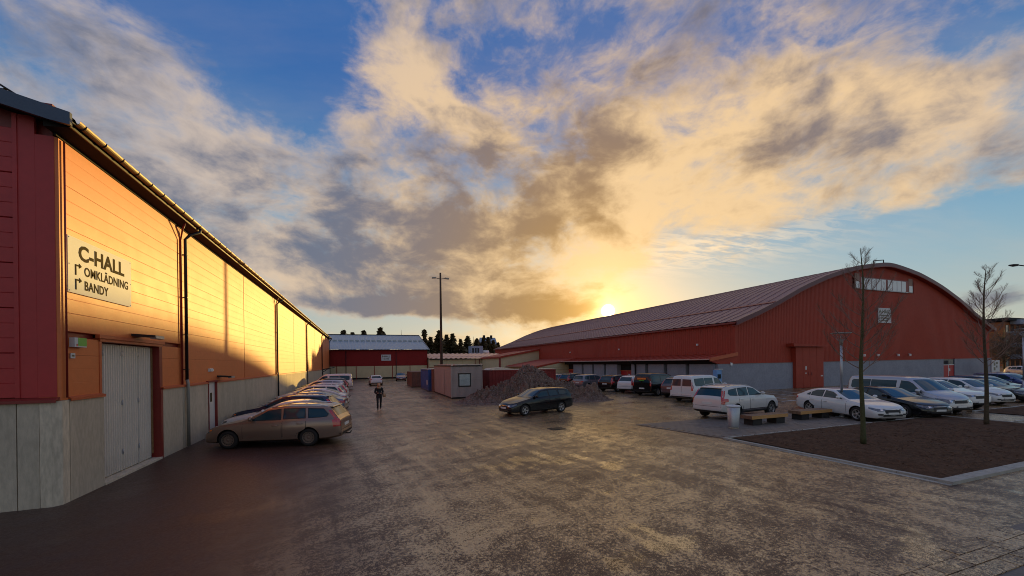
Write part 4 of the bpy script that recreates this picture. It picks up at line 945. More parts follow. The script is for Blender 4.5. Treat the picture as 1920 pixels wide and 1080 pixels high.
WHEELS = {}
def wheel_meshes(r, style):
    k = (r, style)
    if k in WHEELS: return WHEELS[k]
    w = .105; ri = r*.66
    ty = MB().lathe([(ri, -w), (ri+.02, -w-.004), (r-.05, -w-.012), (r-.015, -w+.008), (r, -w+.035), (r, w-.035), (r-.015, w-.008), (r-.05, w+.012), (ri+.02, w+.004), (ri, w), (ri-.01, 0)], 28, (0,0,0), 'y', closed=True)
    rm = MB(); rm.lathe([(ri+.004, w-.002), (ri-.012, w+.006), (ri-.022, w-.008), (ri-.03, w-.05), (ri-.03, -.02)], 28, (0,0,0), 'y')
    rm.lathe([(0, w-.018), (.045, w-.018), (.060, w-.032), (.066, w-.06)], 14, (0,0,0), 'y')
    if style in (5, 7, 10):
        for i in range(style):
            a = 2*math.pi*i/style+.3; c, s_ = math.cos(a), math.sin(a); q, p = -s_, c
            wi, wo = (.030, .040) if style == 5 else (.018, .022)
            vs = []
            for rr, hw, y in ((.04, wi, w-.022), (ri*.6, wi, w-.026), (ri-.018, wo, w-.012)):
                for sgn in (-1, 1):
                    vs.append((c*rr+q*hw*sgn, y, s_*rr+p*hw*sgn)); vs.append((c*rr+q*hw*sgn*.8, y-.035, s_*rr+p*hw*sgn*.8))
            rm.add(vs, [(0,2,6,4),(4,6,10,8),(0,4,5,1),(4,8,9,5),(2,3,7,6),(6,7,11,10)])
    else:       # steel wheel / trim with slots
        rm.lathe([(.05, w-.03), (ri*.45, w-.020), (ri*.62, w-.012), (ri*.80, w-.030), (ri-.02, w-.022)], 28, (0,0,0), 'y')
        for i in range(16):
            a = 2*math.pi*i/16; c, s_ = math.cos(a), math.sin(a); r0, r1 = ri*.66, ri*.82
            vs = [(c*rr-s_*hw, w-.012, s_*rr+c*hw) for rr, hw in ((r0, -.010), (r1, -.014), (r1, .014), (r0, .010))]
            rm.add(vs, [(0,1,2,3)], 1)
    hb = MB(); hb.lathe([(0, .02), (ri-.03, .02), (ri-.03, -.05), (0, -.05)], 20, (0,0,0), 'y')
    out = []
    for mb_, ms, nm in ((hb, [M_hub], 'wheel'), (ty, [M_tyre], 'tyre'), (rm, [M_rimd if style in (0,) else M_rim, M_hub], 'rim')):
        me = mb_.mesh(nm, ms); fixn(me); out.append(me)
    WHEELS[k] = out; return out

def make_car(kind, name, paint_key='white', wheel=None, detail=2):
    sp = SPECS[kind]; L, W = sp['L'], sp['W']
    root = bpy.data.objects.new(name, None); COL.objects.link(root); root.empty_display_size = .3
    pm = P[paint_key]
    body = car_loft(sp); pj = Proj(body, L); Lh = L/2
    body.materials.append(pm); body.materials.append(M_arch); body.materials.append(M_plas)
    bo = bpy.data.objects.new('body', body); COL.objects.link(bo)
    cut = MB()
    for ax in (sp['fx'], sp['rx']):
        for sgn in (-1, 1):
            r = sp['r']+.055
            n = 24; pts = [(Lh-ax+r*math.cos(2*math.pi*i/n), sp['r']+.01+r*math.sin(2*math.pi*i/n)) for i in range(n)]
            cut.prism(pts, sgn*(W/2-.30), sgn*(W/2+.3), 'y', 1)
    cm = cut.mesh('cut', [pm, M_arch]); fixn(cm)
    co = bpy.data.objects.new('cut', cm); COL.objects.link(co)
    mod = bo.modifiers.new('b', 'BOOLEAN'); mod.operation = 'DIFFERENCE'; mod.object = co; mod.solver = 'EXACT'
    bpy.context.view_layer.update()
    nb = bpy.data.meshes.new_from_object(bo.evaluated_get(bpy.context.evaluated_depsgraph_get()))
    bpy.data.objects.remove(bo); bpy.data.objects.remove(co)
    nb.name = 'body'
    clad = sp['clear']+(.20 if kind in ('suv', 'midsuv') else .10 if 'van' in kind else .05)
    for p in nb.polygons:
        if p.material_index == 0 and p.center.z < clad: p.material_index = 2
        p.use_smooth = True
    nb.set_sharp_from_angle(angle=R(38))
    b = bpy.data.objects.new('body', nb); COL.objects.link(b); b.parent = root
    painted = [b]
    def O(fn_off, f): return lambda u, v: f(u, v, fn_off)
    S_ = lambda sgn, off: (lambda x, z: pj.side(x, z, sgn, off))
    for sgn in (-1, 1):
        # doors: dark seam ring and a paint skin above it
        for (d0, d1) in sp['doors']:
            zlo = clad+.03; zhi = min(interp(sp['belt'], d0), interp(sp['belt'], d1))-.01
            rr = sp['r']+.10; poly = [(d0, zlo), (d0, zhi), (d1, zhi), (d1, zlo)]
            ex = sp['rx']-rr
            if d1 > ex+.02: poly = [(d0, zlo), (d0, zhi), (d1, zhi), (d1, sp['r']+.40), (d1-.03, sp['r']+.32), (ex+.02, zlo+.20), (ex-.02, zlo)]
            o = patch_obj('door_seam', poly, S_(sgn, .0022), M_seam, root, 6, 6)
            ip = [(x+(.013 if abs(x-d0) < 1e-6 else -.013), z+(.013 if z < .5 else -.002)) for x, z in poly]
            o2 = patch_obj('door', ip, S_(sgn, .0060), pm, root, 6, 6)
            if o2: painted.append(o2)
            if o: o.parent = o2 or root
            hz_ = zhi-.10
            hp = pj.side(d1-.22, hz_, sgn, .012)
            if hp and detail > 0:
                h = MB(); h.tube([(hp.x+.10, hp.y, hp.z), (hp.x+.06, hp.y+sgn*.022, hp.z+.004), (hp.x-.06, hp.y+sgn*.022, hp.z+.004), (hp.x-.10, hp.y, hp.z)], .016, 6)
                ho = obj('door_handle', h, pm, o2 or root); painted.append(ho)
        # side glass with rubber surround
        if detail > 1 and sp['wins']:
            for w_ in sp['wins']:
                patch_obj('window_seal', w_, S_(sgn, .0030), M_seam, root, 8, 5)
        for w_ in sp['wins']:
            patch_obj('side_window', inset_poly(w_, .018), S_(sgn, .0058), M_cglass, root, 8, 5)
        # mirror
        mx = sp['wins'][0][0][0]+.10; mz = sp['wins'][0][0][1]+.06
        mp = pj.side(mx, mz, sgn, 0)
        if mp:
            mm = MB(); y0 = mp.y
            sz = 1.35 if 'van' in kind else 1
            mm.lathe([(0, -.03), (.065*sz, -.028), (.088*sz, 0), (.080*sz, .05), (.04, .085), (0, .09)], 12, (mp.x, y0+sgn*.16, mz+.03*sz), 'x')
            mv = [Vector(v) for v in mm.v]; mm.v = [(v.x, y0+sgn*.16+(v.y-y0-sgn*.16)*1.35, v.z) for v in mv]
            mo = obj('mirror', mm, pm, root); painted.append(mo)
            obj('mirror_arm', MB().tube([(mp.x, y0-sgn*.02, mz-.01), (mp.x, y0+sgn*.12, mz)], .02, 6), M_plas, mo)
        # front light wrapped round the corner
        hzb = interp(sp['top'], .07)-.02
        lw = .30 if kind != 'van' and kind != 'longvan' else .42
        th = .13 if 'van' not in kind else .22
        Yf = W/2*.92
        hl = patch_obj('headlight', [(Yf*.42, hzb-th*.75), (Yf*.42, hzb-th*.15), (Yf*.80, hzb+.0), (Yf*.80, hzb-th)], lambda y, z: pj.end(sgn*y, z, True, .008), M_head, root, 6, 4)
        h2 = patch_obj('headlight', [(.10, hzb-th*.80), (.10, hzb-.02), (.10+lw*.6, hzb+.035), (.10+lw, hzb+.05), (.10+lw*.9, hzb-.01)], S_(sgn, .008), M_head, root, 6, 3)
        patch_obj('headlamp_lens', [(Yf*.52, hzb-th*.68), (Yf*.52, hzb-th*.25), (Yf*.66, hzb-th*.15), (Yf*.66, hzb-th*.72)], lambda y, z: pj.end(sgn*y, z, True, .012), M_chrome, root, 4, 3)
        patch_obj('indicator', [(.10+lw*.55, hzb-.03), (.10+lw*.55, hzb+.03), (.10+lw*.95, hzb+.045), (.10+lw*.9, hzb+.0)], S_(sgn, .011), M_amber if kind == 'wagon' else M_head, root, 4, 2)
        patch_obj('fog_light', [(Yf*.55, .36), (Yf*.55, .43), (Yf*.80, .43), (Yf*.78, .36)], lambda y, z: pj.end(sgn*y, z, True, .008), M_plas, root, 3, 2)
        # tail lights
        T_ = sp['tail']; bz0 = interp(sp['belt'], L-.3)
        E_ = lambda off: (lambda y, z: pj.end(sgn*y, z, False, off))
        if T_ == 'tall' or T_ == 'xc':
            ztop = interp(sp['top'], sp['rw'][0])-.12; bz_ = bz0
            def xr_at(z):
                x = L-.01
                while x > sp['rw'][0]-.2 and smooth(sp['top'], x, .03) < z+.02: x -= .01
                return x
            def wid(z):
                if z > bz_-.02: return .115 if T_ == 'tall' else .085
                if T_ == 'tall': return .235
                return .36 if z > bz_-.19 else .13
            zr0, zr1 = bz_-.28, ztop
            nz = 22; nxs = 7; mbt = MB(); rows = []
            for j in range(nz+1):
                z = zr0+(zr1-zr0)*j/nz; x1 = xr_at(z)-.012; rows.append([pj.side(x1-wid(z)*(1-i/nxs), z, sgn, .012) for i in range(nxs+1)])
            for j in range(nz):
                for i in range(nxs):
                    q = [rows[j][i], rows[j][i+1], rows[j+1][i+1], rows[j+1][i]]
                    if all(v is not None for v in q): mbt.add(q, [(0,1,2,3)], 0, True)
            mt_ = mbt.mesh('tail_light', [M_tail]); 
            if sum(p.normal.y for p in mt_.polygons)*sgn < 0: mt_.flip_normals()
            ot = bpy.data.objects.new('tail_light', mt_); COL.objects.link(ot); ot.parent = root
            mbt = MB(); rows = []
            for j in range(nz+1):
                z = zr0+(zr1-zr0)*j/nz; y1 = W/2
                q_ = pj.end(sgn*y1, z, False, 0); y1 = abs(q_.y)-.004 if q_ is not None else .7; rows.append([pj.end(sgn*(y1-.075*(1-i/3)), z, False, .010) for i in range(4)])
            for j in range(nz):
                for i in range(3):
                    q = [rows[j][i], rows[j][i+1], rows[j+1][i+1], rows[j+1][i]]
                    if all(v is not None for v in q): mbt.add(q, [(0,1,2,3)], 0, True)
            mt_ = mbt.mesh('tail_light', [M_tail])
            if sum(p.normal.x for p in mt_.polygons) > 0: mt_.flip_normals()
            ot = bpy.data.objects.new('tail_light', mt_); COL.objects.link(ot); ot.parent = root
        elif T_ == 'van':
            patch_obj('tail_light', [(L-.20, .86), (L-.20, 1.52), (L-.07, 1.52), (L-.05, .86)], S_(sgn, .012), M_tail, root, 3, 6)
            patch_obj('tail_light', [(W*.40, .86), (W*.40, 1.50), (W*.455, 1.50), (W*.465, .86)], E_(.012), M_tail, root, 3, 6)
            patch_obj('reverse_light', [(W*.41, 1.15), (W*.41, 1.28), (W*.455, 1.28), (W*.455, 1.15)], E_(.016), M_tailc, root, 2, 2)
            patch_obj('rear_window', inset_poly([(.05, 1.16), (.05, 1.68), (W*.38, 1.66), (W*.395, 1.16)], .01), E_(.008), M_cglass, root, 5, 4)
        else:
            z0 = bz0-.20; wd = .36 if T_ == 'wide' else .26
            patch_obj('tail_light', [(L-.30, bz0-.12), (L-.26, bz0-.03), (L-.05, bz0-.04), (L-.05, z0+.02)], S_(sgn, .012), M_tail, root, 4, 3)
            patch_obj('tail_light', [(W*.46-wd, z0+.05), (W*.46-wd, bz0-.04), (W*.455, bz0-.04), (W*.46, z0)], E_(.010), M_tail, root, 5, 4)
        # wheels
        st = wheel if wheel is not None else sp.get('spokes', 7)
        mh, mt, mr = wheel_meshes(sp['r'], st)
        for ax in (sp['fx'], sp['rx']):
            stl = mr
            if wheel == 0 and ax == sp['rx']: pass
            wo = bpy.data.objects.new('wheel', mh); COL.objects.link(wo); wo.parent = root
            wo.location = (Lh-ax, sgn*(W/2-.125), sp['r']-.006); wo.rotation_euler = (0, random.random()*6, 0 if sgn > 0 else math.pi)
            for nm, mm_ in (('tyre', mt), ('rim', stl)):
                q = bpy.data.objects.new(nm, mm_); COL.objects.link(q); q.parent = wo
        # sill line
        patch_obj('sill_trim', [(sp['fx']+sp['r']+.12, clad-.03), (sp['fx']+sp['r']+.12, clad+.015), (sp['rx']-sp['r']-.12, clad+.015), (sp['rx']-sp['r']-.12, clad-.03)], S_(sgn, .012), M_chrome if kind in ('suv', 'liftback') else M_plas, root, 5, 1)
        if sp['rails']:
            r0, r1 = sp['ws'][1]+.15, (sp['rw'][0] if sp['rw'] else L-.3)-.10
            pts = []
            for i in range(7):
                x = r0+(r1-r0)*i/6; q = pj.top(x, sgn*W*.315, 0); pts.append((q.x, q.y, q.z+(.045 if 0 < i < 6 else .005)))
            obj('roof_rail', MB().tube(pts, .016, 6), M_chrome if kind == 'wagon' else M_steel, root)
    # windscreen and rear window from above
    def Tp(off): return lambda x, y: pj.top(x, y, off)
    w0, w1 = sp['ws']; yb, yt = W*.395, W*.325
    patch_obj('windscreen', [(w0, -yb), (w0, yb), (w1, yt), (w1, -yt)], lambda x, y: pj.top(x+.13*(y/(W/2))**2, y, .006), M_cglassb, root, 8, 10)
    if sp['rw']:
        r0, r1 = sp['rw']; patch_obj('rear_window', [(r0+.02, -W*.31), (r0+.02, W*.31), (r1-.02, W*.375), (r1-.02, -W*.375)], Tp(.006), M_cglass, root, 6, 8)
        if kind in ('wagon', 'estate', 'suv', 'midsuv', 'hatch', 'mpv'):
            s0 = pj.top(r0-.03, 0, 0)
            sp_ = MB().prism([(s0.x+.12, s0.z-.005), (s0.x-.10, s0.z-.012), (s0.x-.11, s0.z-.035), (s0.x+.02, s0.z-.03)], -W*.315, W*.315, 'y')
            so_ = obj('roof_spoiler', sp_, pm, root); painted.append(so_)
    # grille, plates, lower intake, rear bumper trim
    hzb = interp(sp['top'], .07)
    patch_obj('grille', [(-W*.19, hzb-.235), (-W*.22, hzb-.05), (W*.22, hzb-.05), (W*.19, hzb-.235)], lambda y, z: pj.end(y, z, True, .008), M_plas, root, 8, 3)
    patch_obj('grille_bar', [(-W*.18, hzb-.075), (-W*.18, hzb-.055), (W*.18, hzb-.055), (W*.18, hzb-.075)], lambda y, z: pj.end(y, z, True, .014), M_chrome, root, 8, 1)
    patch_obj('air_intake', [(-W*.26, .31), (-W*.24, .40), (W*.24, .40), (W*.26, .31)], lambda y, z: pj.end(y, z, True, .008), M_plas, root, 8, 2)
    obj('number_plate', MB().box(Lh-.01, Lh+.022, -.25, .25, .40, .49), M_plate, root)
    rz0 = {'van': .66, 'longvan': .66}.get(kind, interp(sp['belt'], L-.2)-.26)
    if kind in ('liftback', 'sedan'): rz0 = .78
    q = pj.end(0, rz0, False, 0)
    obj('number_plate', MB().box(q.x-.016, q.x+.03, -.26, .26, rz0-.06, rz0+.05), M_plate, root)
    patch_obj('tailgate_seam', [(-W*.40, rz0-.16), (-W*.40, rz0-.145), (W*.40, rz0-.145), (W*.40, rz0-.16)], lambda y, z: pj.end(y, z, False, .003), M_seam, root, 8, 1)
    patch_obj('rear_bumper_trim', [(-W*.42, .36), (-W*.43, .44), (W*.43, .44), (W*.42, .36)], lambda y, z: pj.end(y, z, False, .012), M_plas, root, 10, 2)
    if 'van' in kind:
        patch_obj('tailgate_seam', [(-.008, .50), (-.008, 1.75), (.008, 1.75), (.008, .50)], lambda y, z: pj.end(y, z, False, .003), M_seam, root, 1, 10)
        patch_obj('slide_rail', [(3.0, 1.02), (3.0, 1.045), (4.45, 1.045), (4.45, 1.02)], S_(1, .008), M_plas, root, 4, 1)
        patch_obj('slide_rail', [(3.0, 1.02), (3.0, 1.045), (4.45, 1.045), (4.45, 1.02)], S_(-1, .008), M_plas, root, 4, 1)
    if sp.get('tow'): obj('tow_ball', MB().tube([(-Lh+.1, 0, .30), (-Lh-.10, 0, .30), (-Lh-.15, 0, .36)], .025, 6).lathe([(0, -.03), (.03, 0), (0, .03)], 8, (-Lh-.15, 0, .38)), M_plas, root)
    for o in painted:       # paint is set per car, meshes are shared
        for s_ in o.material_slots:
            if s_.material == pm: s_.link = 'OBJECT'; s_.material = pm
    return root

PROTO = {}
def place_car(kind, paint_key, x, y, heading, label, name=None, wheel=None, group=None, cat=None, zs=1.0, glass=None):
    key = (kind, wheel)
    nm = name or {'van': 'parked_van', 'longvan': 'parked_van', 'suv': 'parked_suv', 'midsuv': 'parked_suv'}.get(kind, 'parked_car')
    if key not in PROTO:
        r = make_car(kind, nm, paint_key, wheel); PROTO[key] = r
    else:
        src = PROTO[key]; r = src.copy(); COL.objects.link(r)
        if nm != r.name.split('.')[0]: r.name = nm
        for ch in list(src.children):
            c = ch.copy(); COL.objects.link(c); c.parent = r
            for g in ch.children:
                d = g.copy(); COL.objects.link(d); d.parent = c
                for s_ in d.material_slots:
                    if s_.link == 'OBJECT': s_.material = P[paint_key]
            for s_ in c.material_slots:
                if s_.link == 'OBJECT': s_.material = P[paint_key]
    r.location = (x, y, ground_z(x, y)); r.rotation_euler = (0, 0, R(heading)); r.scale = (1, 1, zs)
    tag(r, label, cat or ('van' if 'van' in kind else 'car'), group)
    return r
G1, G2, G3 = 'cars parked in a row along the left hall', 'cars parked in a row before the arched hall annex', 'cars parked in the right car park'
place_car('wagon', 'bronze', -2.97, 17.75, 167, 'bronze brown station wagon nearest the orange hall, nose to the concrete wall', wheel=0, group=G1)
place_car('sedan', 'white', -3.35, 20.5, 171, 'white sedan parked right behind the bronze station wagon', group=G1)
place_car('wagon', 'darkblue', -3.6, 23.2, 172, 'black roofed dark blue estate with roof rails, third in the left row', wheel=7, group=G1)
place_car('liftback', 'greyblue', -3.35, 26.4, 173, 'grey blue sedan with red tail lights, fourth from the front in the left row', group=G1)
place_car('liftback', 'white', -3.4, 30.0, 174, 'white liftback with sloping rear, fifth in the left row', group=G1)
place_car('wagon', 'white', -3.7, 33.8, 175, 'white estate with tall red tail lights, sixth in the left row', wheel=7, group=G1)
place_car('wagon', 'dirtywhite', -3.6, 37.4, 176, 'second white estate with tall tail lights, seventh in the left row', wheel=7, group=G1)
place_car('mpv', 'silver', -3.7, 41.2, 177, 'silver people carrier parked eighth along the left hall', group=G1)
place_car('midsuv', 'olive', -3.7, 46.2, 178, 'black high estate before the white van at the far end of the left row', wheel=7, group=G1)
place_car('van', 'white', -3.7, 53.5, 180, 'long white van parked at the far end of the left row', group=G1)
place_car('hatch', 'white', 1.75, 62.5, 92, 'white hatchback standing with its rear to the camera before the back hall', group=None)
place_car('hatch', 'darkred', 6.6, 76.0, -95, 'dark red hatchback facing the camera against the cream panels of the back hall', group=None)
place_car('estate', 'black', 9.76, 22.0, 193, 'shiny black estate with five spoke wheels in front of the dirty snow pile', wheel=5)
place_car('wagon', 'greyblue', 23.9, 45.6, 14, 'pale grey estate half hidden behind the end of the red container', wheel=7, group=G2)
place_car('midsuv', 'black', 24.6, 43.0, 14, 'black car squeezed between the pale estate and the grey people carrier', group=G2)
place_car('mpv', 'grey', 24.1, 38.9, 17, 'grey people carrier in front of the grey block panels', group=G2)
place_car('midsuv', 'black', 24.6, 34.6, 20, 'black compact SUV with tall red tail lights beside the white one', group=G2)
place_car('midsuv', 'white', 25.1, 32.0, 18, 'white compact SUV between the black SUV and the black van', group=G2)
bv = place_car('van', 'black', 25.0, 29.1, 17, 'black van with orange and green print on the rear window', group=G2)
place_car('midsuv', 'purple', 25.3, 26.2, 16, 'plum grey SUV between the black van and the white minibus', group=G2)
place_car('wagon', 'grey', 28.0, 28.0, 12, 'grey car with roof rails seen over the plum grey SUV', wheel=7, group=G2)
place_car('van', 'white', 24.0, 23.2, 12, 'white minibus with dark side windows beside the arched hall gable', group=G2)
place_car('suv', 'dirtywhite', 18.9, 15.9, 7, 'large dirty white SUV parked behind the litter bin and the bench')
place_car('liftback', 'white', 23.5, 13.3, -107, 'white liftback facing the planting bed behind the lamp post', group=G3)
place_car('sedan', 'black', 26.6, 12.9, -106, 'black sedan between the white liftback and the silver van', group=G3)
place_car('longvan', 'silver', 29.5, 13.7, -104, 'silver minibus with long dark side windows before the red gable', group=G3)
place_car('midsuv', 'white', 33.1, 13.9, -104, 'white SUV just right of the silver minibus', group=G3)
place_car('mpv', 'white', 37.2, 14.3, -104, 'white people carrier right of the white SUV, before the gable', group=G3)
place_car('liftback', 'black', 41.0, 14.6, -104, 'black car behind the right young tree', group=G3)
place_car('wagon', 'darkblue', 44.8, 15.8, -104, 'dark blue estate at the right edge behind the black car', wheel=7, group=G3)
place_car('wagon', 'blue', 52.0, 17.0, -104, 'blue estate at the right edge, further back than the dark blue one', wheel=7, group=G3)
place_car('van', 'black', 66.0, 19.0, -170, 'black van parked crosswise right of the A hall corner', group=G3)
place_car('hatch', 'white', 84.0, 26.0, -120, 'distant white hatchback by the gable corner at right', group=G3)
place_car('liftback', 'white', 92.0, 25.0, -150, 'distant white sedan behind the black van at the right edge', group=G3)
place_car('midsuv', 'black', 104.0, 30.0, 180, 'distant dark SUV in front of the brick apartment block', group=G3)
# printed bands on the black van's rear window
for z0, z1, hw, mm_ in ((1.42, 1.56, .42, mat('orange_print', (.9,.25,.04), .5)), (1.30, 1.36, .26, M_green)):
    obj('window_print', MB().box(-2.53, -2.515, -hw, hw, z0, z1), mm_, bv)
rnd = random.Random(7)
# ------------------------------------------------------------------ planting bed, kerbs, paving
M_soil = mat('bark_mulch', (.088,.045,.024), .95, 0, .2, var=.6, vscale=7, bump=1.0, bscale=25)
M_mulch = mat('mulch_chip', (.14,.075,.042), .95, 0, .15, var=.5, vscale=9)
M_kerb = mat('granite_kerb', (.36,.34,.29), .75, 0, .4, var=.25, vscale=5, bump=.3, bscale=50)
M_paver = mat('concrete_paver', (.17,.14,.115), .62, 0, .5, var=.3, vscale=1.5, bump=.25, bscale=40, rvar=.3)
M_sett = mat('granite_sett', (.30,.26,.22), .5, 0, .5, var=.3, vscale=6, bump=.4, bscale=50)
M_line = mat('road_paint', (.62,.62,.60), .6, 0, .4, var=.3, vscale=6)
def bed(x0, x1, y0, y1, skew, name='planting_bed', lab='', wide=.30):
    b_ = MB(); nx_, ny_ = 70, 34; vs = []
    for j in range(ny_+1):
        for i in range(nx_+1):
            u, v = i/nx_, j/ny_; x = x0+(x1-x0)*u+skew*(1-v)*u; y = y0+(y1-y0)*v
            e = min(u, 1-u, v, 1-v)*8; h = min(1, e*2)*(.055+.075*noise.noise((x*1.7, y*1.7, 3))+.05*noise.noise((x*5, y*5, 1)))
            vs.append((x, y, .035+max(0, h)))
    b_.add(vs, [(j*(nx_+1)+i, j*(nx_+1)+i+1, (j+1)*(nx_+1)+i+1, (j+1)*(nx_+1)+i) for j in range(ny_) for i in range(nx_)], 0, True)
    o = structure(obj(name, b_, M_soil, fix=False))
    return o
bd = bed(13.22, 27.3, 5.45, 11.32, 0)
def kerb_run(parent, x0, y0, x1, y1, w, h, seg=1.0, m=M_kerb):
    L_ = math.hypot(x1-x0, y1-y0); n = max(1, round(L_/seg)); a_ = math.atan2(y1-y0, x1-x0)
    me = MB().prism([(0.006, 0), (L_/n-.006, 0), (L_/n-.006, w), (.006, w)], -.05, h, 'z').mesh('kerb_stone', [m]); fixn(me)
    for i in range(n):
        o = bpy.data.objects.new('kerb_stone', me); COL.objects.link(o); o.parent = parent
        o.location = (x0+(x1-x0)*i/n, y0+(y1-y0)*i/n, rnd.uniform(-.004, .004)); o.rotation_euler = (0, 0, a_)
kb = structure(obj('kerb', MB().box(12.84, 12.98, 5.15, 11.42, -.1, .0), M_kerb))
kerb_run(kb, 13.20, 5.20, 12.98, 11.42, .14, .045)
kerb_run(kb, 12.95, 5.14, 27.3, 5.14, .26, .07)
kerb_run(kb, 12.98, 11.34, 27.4, 11.34, .09, .05)
kerb_run(kb, 27.42, 5.2, 27.42, 11.3, .12, .06)
# mulch clods scattered over the bed
mu = MB()
for i in range(5200):
    x, y = rnd.uniform(13.3, 24), rnd.uniform(5.5, 11.2); s_ = rnd.uniform(.015, .05)
    z = .035+max(0, .055+.075*noise.noise((x*1.7, y*1.7, 3))+.05*noise.noise((x*5, y*5, 1)))
    a_ = rnd.random()*6.3; c_, d_ = math.cos(a_)*s_, math.sin(a_)*s_; k_ = rnd.uniform(.3, .6)
    mu.add([(x-c_, y-d_, z), (x+d_*k_, y-c_*k_, z+s_*.15), (x+c_, y+d_, z+s_*rnd.uniform(0, .5)), (x-d_*k_, y+c_*k_, z+s_*.35)], [(0,1,2),(0,2,3)])
tag(obj('mulch', mu, M_mulch, fix=False), None, None, kind='stuff')
b2 = bed(31.2, 44.0, 9.6, 11.4, 1.5)
k2 = structure(obj('kerb', MB().box(31.0, 31.1, 9.5, 11.5, -.1, 0), M_kerb))
kerb_run(k2, 31.1, 9.4, 46, 9.4, .12, .08); kerb_run(k2, 31.1, 11.45, 46, 11.45, .10, .07)
kerb_run(k2, 27.9, 8.9, 46, 8.9, .12, .05)
# paving slabs by the benches
pv = structure(obj('pavement', MB().prism([(12.2, 15.7), (13.0, 11.45), (25.5, 11.45), (24.6, 15.7)], -.1, -.012, 'z'), M_paver))
pm_ = MB(); cnt = 0
near = []
for j in range(20):
    for i in range(36):
        x = 12.0+i*.36+(j % 2)*.18; y = 11.46+j*.21
        if x < 12.15+.8*(1-(y-11.45)/4.1) : continue
        if x > 25.2 or y > 15.5: continue
        near.append((x, y))
near.sort(key=lambda p: math.hypot(*p))
pme = MB().box(.004, .352, .004, .202, -.03, .0).mesh('paving_slab', [M_paver]); fixn(pme)
for k_, (x, y) in enumerate(near):
    z = .006+rnd.uniform(-.004, .004)
    if k_ < 280:
        o = bpy.data.objects.new('paving_slab', pme); COL.objects.link(o); o.parent = pv; o.location = (x, y, z)
    else: pm_.box(x+.004, x+.352, y+.004, y+.202, -.03, z)
o = obj('far_paving_slab', pm_, M_paver, pv, fix=False); o['kind'] = 'stuff'
kerb_run(kb, 12.05, 15.6, 12.92, 11.45, .10, .02, m=M_paver)
# setts at the bottom right
st_ = structure(obj('sett_strip', MB().box(6.0, 11.2, 2.3, 3.52, -.1, -.014), M_paver))
for j in range(3):
    for i in range(13):
        x = 5.9+i*.36+(j % 2)*.17; y = 3.27-j*.24
        if x > 10.9-j*.2: continue
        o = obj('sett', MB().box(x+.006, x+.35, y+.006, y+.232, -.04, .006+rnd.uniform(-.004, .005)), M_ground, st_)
# painted bay lines before the gable
for i in range(6):
    x = 30+i*2.6
    structure(obj('bay_line', MB().prism([(x, 21.0), (x+.12, 21.0), (x+1.6, 26.0), (x+1.48, 26.0)], .004, .008, 'z'), M_line))
structure(obj('bay_line', MB().prism([(28, 19.8), (46, 20.9), (46, 21.05), (28, 19.95)], .004, .008, 'z'), M_line))
dg_ = thing('drain_grate', 'dark iron drain grate in the wet asphalt in the middle of the yard', 'drain', (8.2, 16.2, 0))
obj('grate', MB().box(-.35, .35, -.3, .3, -.02, .006), M_char, dg_)
for i in range(6): obj('bar', MB().box(-.30, .30, -.26+i*.09, -.22+i*.09, .006, .014), M_black, dg_)

# ------------------------------------------------------------------ benches and bin
def bench(x, y, rz, lab):
    o = thing('bench', lab, 'bench', (x, y, .006), R(rz), 'timber benches beside the planting bed')
    for i in range(3): obj('seat_beam', MB().box(-1.18, 1.18, -.30+i*.205, -.30+i*.205+.195, .29, .44), [M_wood if i == 0 else M_woodtop, M_woodtop], o)
    for me_ in [c.data for c in o.children]:
        for p in me_.polygons:
            if p.normal.z > .5: p.material_index = 1
            elif p.normal.x < -.5: p.material_index = 1
    for s_ in (-1, 1): obj('leg', MB().box(s_*.75-.28, s_*.75+.28, -.24, .24, 0, .288), M_char, o)
    return o
bench(17.62, 13.35, 0, 'pine beam bench on black blocks next to the grey litter bin')
bench(21.15, 13.55, 0, 'pine beam bench on black blocks next to the lamp post')
bn = thing('litter_bin', 'grey tapered metal litter bin with a pale lid beside the bench', 'litter bin', (15.25, 13.0, .006))
obj('body', MB().lathe([(0, .05), (.21, .05), (.215, .10), (.265, .92), (.255, .93), (.255, .90), (0, .90)], 32), M_steel, bn)
obj('lid', MB().lathe([(.27, .93), (.285, .94), (.285, .975), (.26, 1.0), (.16, 1.02), (.15, .985), (0, .98)], 32), M_sign, bn)
obj('plinth', MB().lathe([(0, 0), (.20, 0), (.21, .05), (0, .05)], 24), M_conc, bn)

# ------------------------------------------------------------------ lamps
def street_lamp(x, y, h, lab, s_=1.0):
    o = thing('street_lamp', lab, 'street lamp', (x, y, ground_z(x, y)), 0, 'park style street lamps')
    obj('post', MB().tube([(0,0,0), (0,0,1.2)], .075*s_, 14).tube([(0,0,1.2), (0,0,h-.55)], .052*s_, 14), M_steel, o)
    obj('base', MB().box(-.2, .2, -.2, .2, -.02, .03).lathe([(.11, .03), (.11, .10), (.076, .12)], 14), M_steel, o)
    obj('lamp_body', MB().lathe([(0, h-.60), (.07, h-.60), (.09, h-.42), (.05, h-.30), (0, h-.28)], 14), M_pipe_g, o)
    for i in range(10):
        a_ = 2*math.pi*i/10; obj('strut', MB().tube([(.08*math.cos(a_), .08*math.sin(a_), h-.42), (.40*math.cos(a_), .40*math.sin(a_), h-.02)], .008, 4), M_steel, o)
    obj('reflector', MB().lathe([(0, h+.02), (.42, h-.01), (.44, h+.005), (.42, h+.03), (0, h+.06)], 28), M_pipe_g, o)
    return o
street_lamp(23.0, 13.2, 4.3, 'tall steel lamp post with flat disc head behind the second bench')
street_lamp(45.2, 14.1, 4.95, 'lamp post with flat disc head at the right edge of the car park', 1.3)
tl = thing('tall_lamp', 'black arm of a tall road lamp reaching in at the right edge', 'street lamp', (52.6, 16.2, .06))
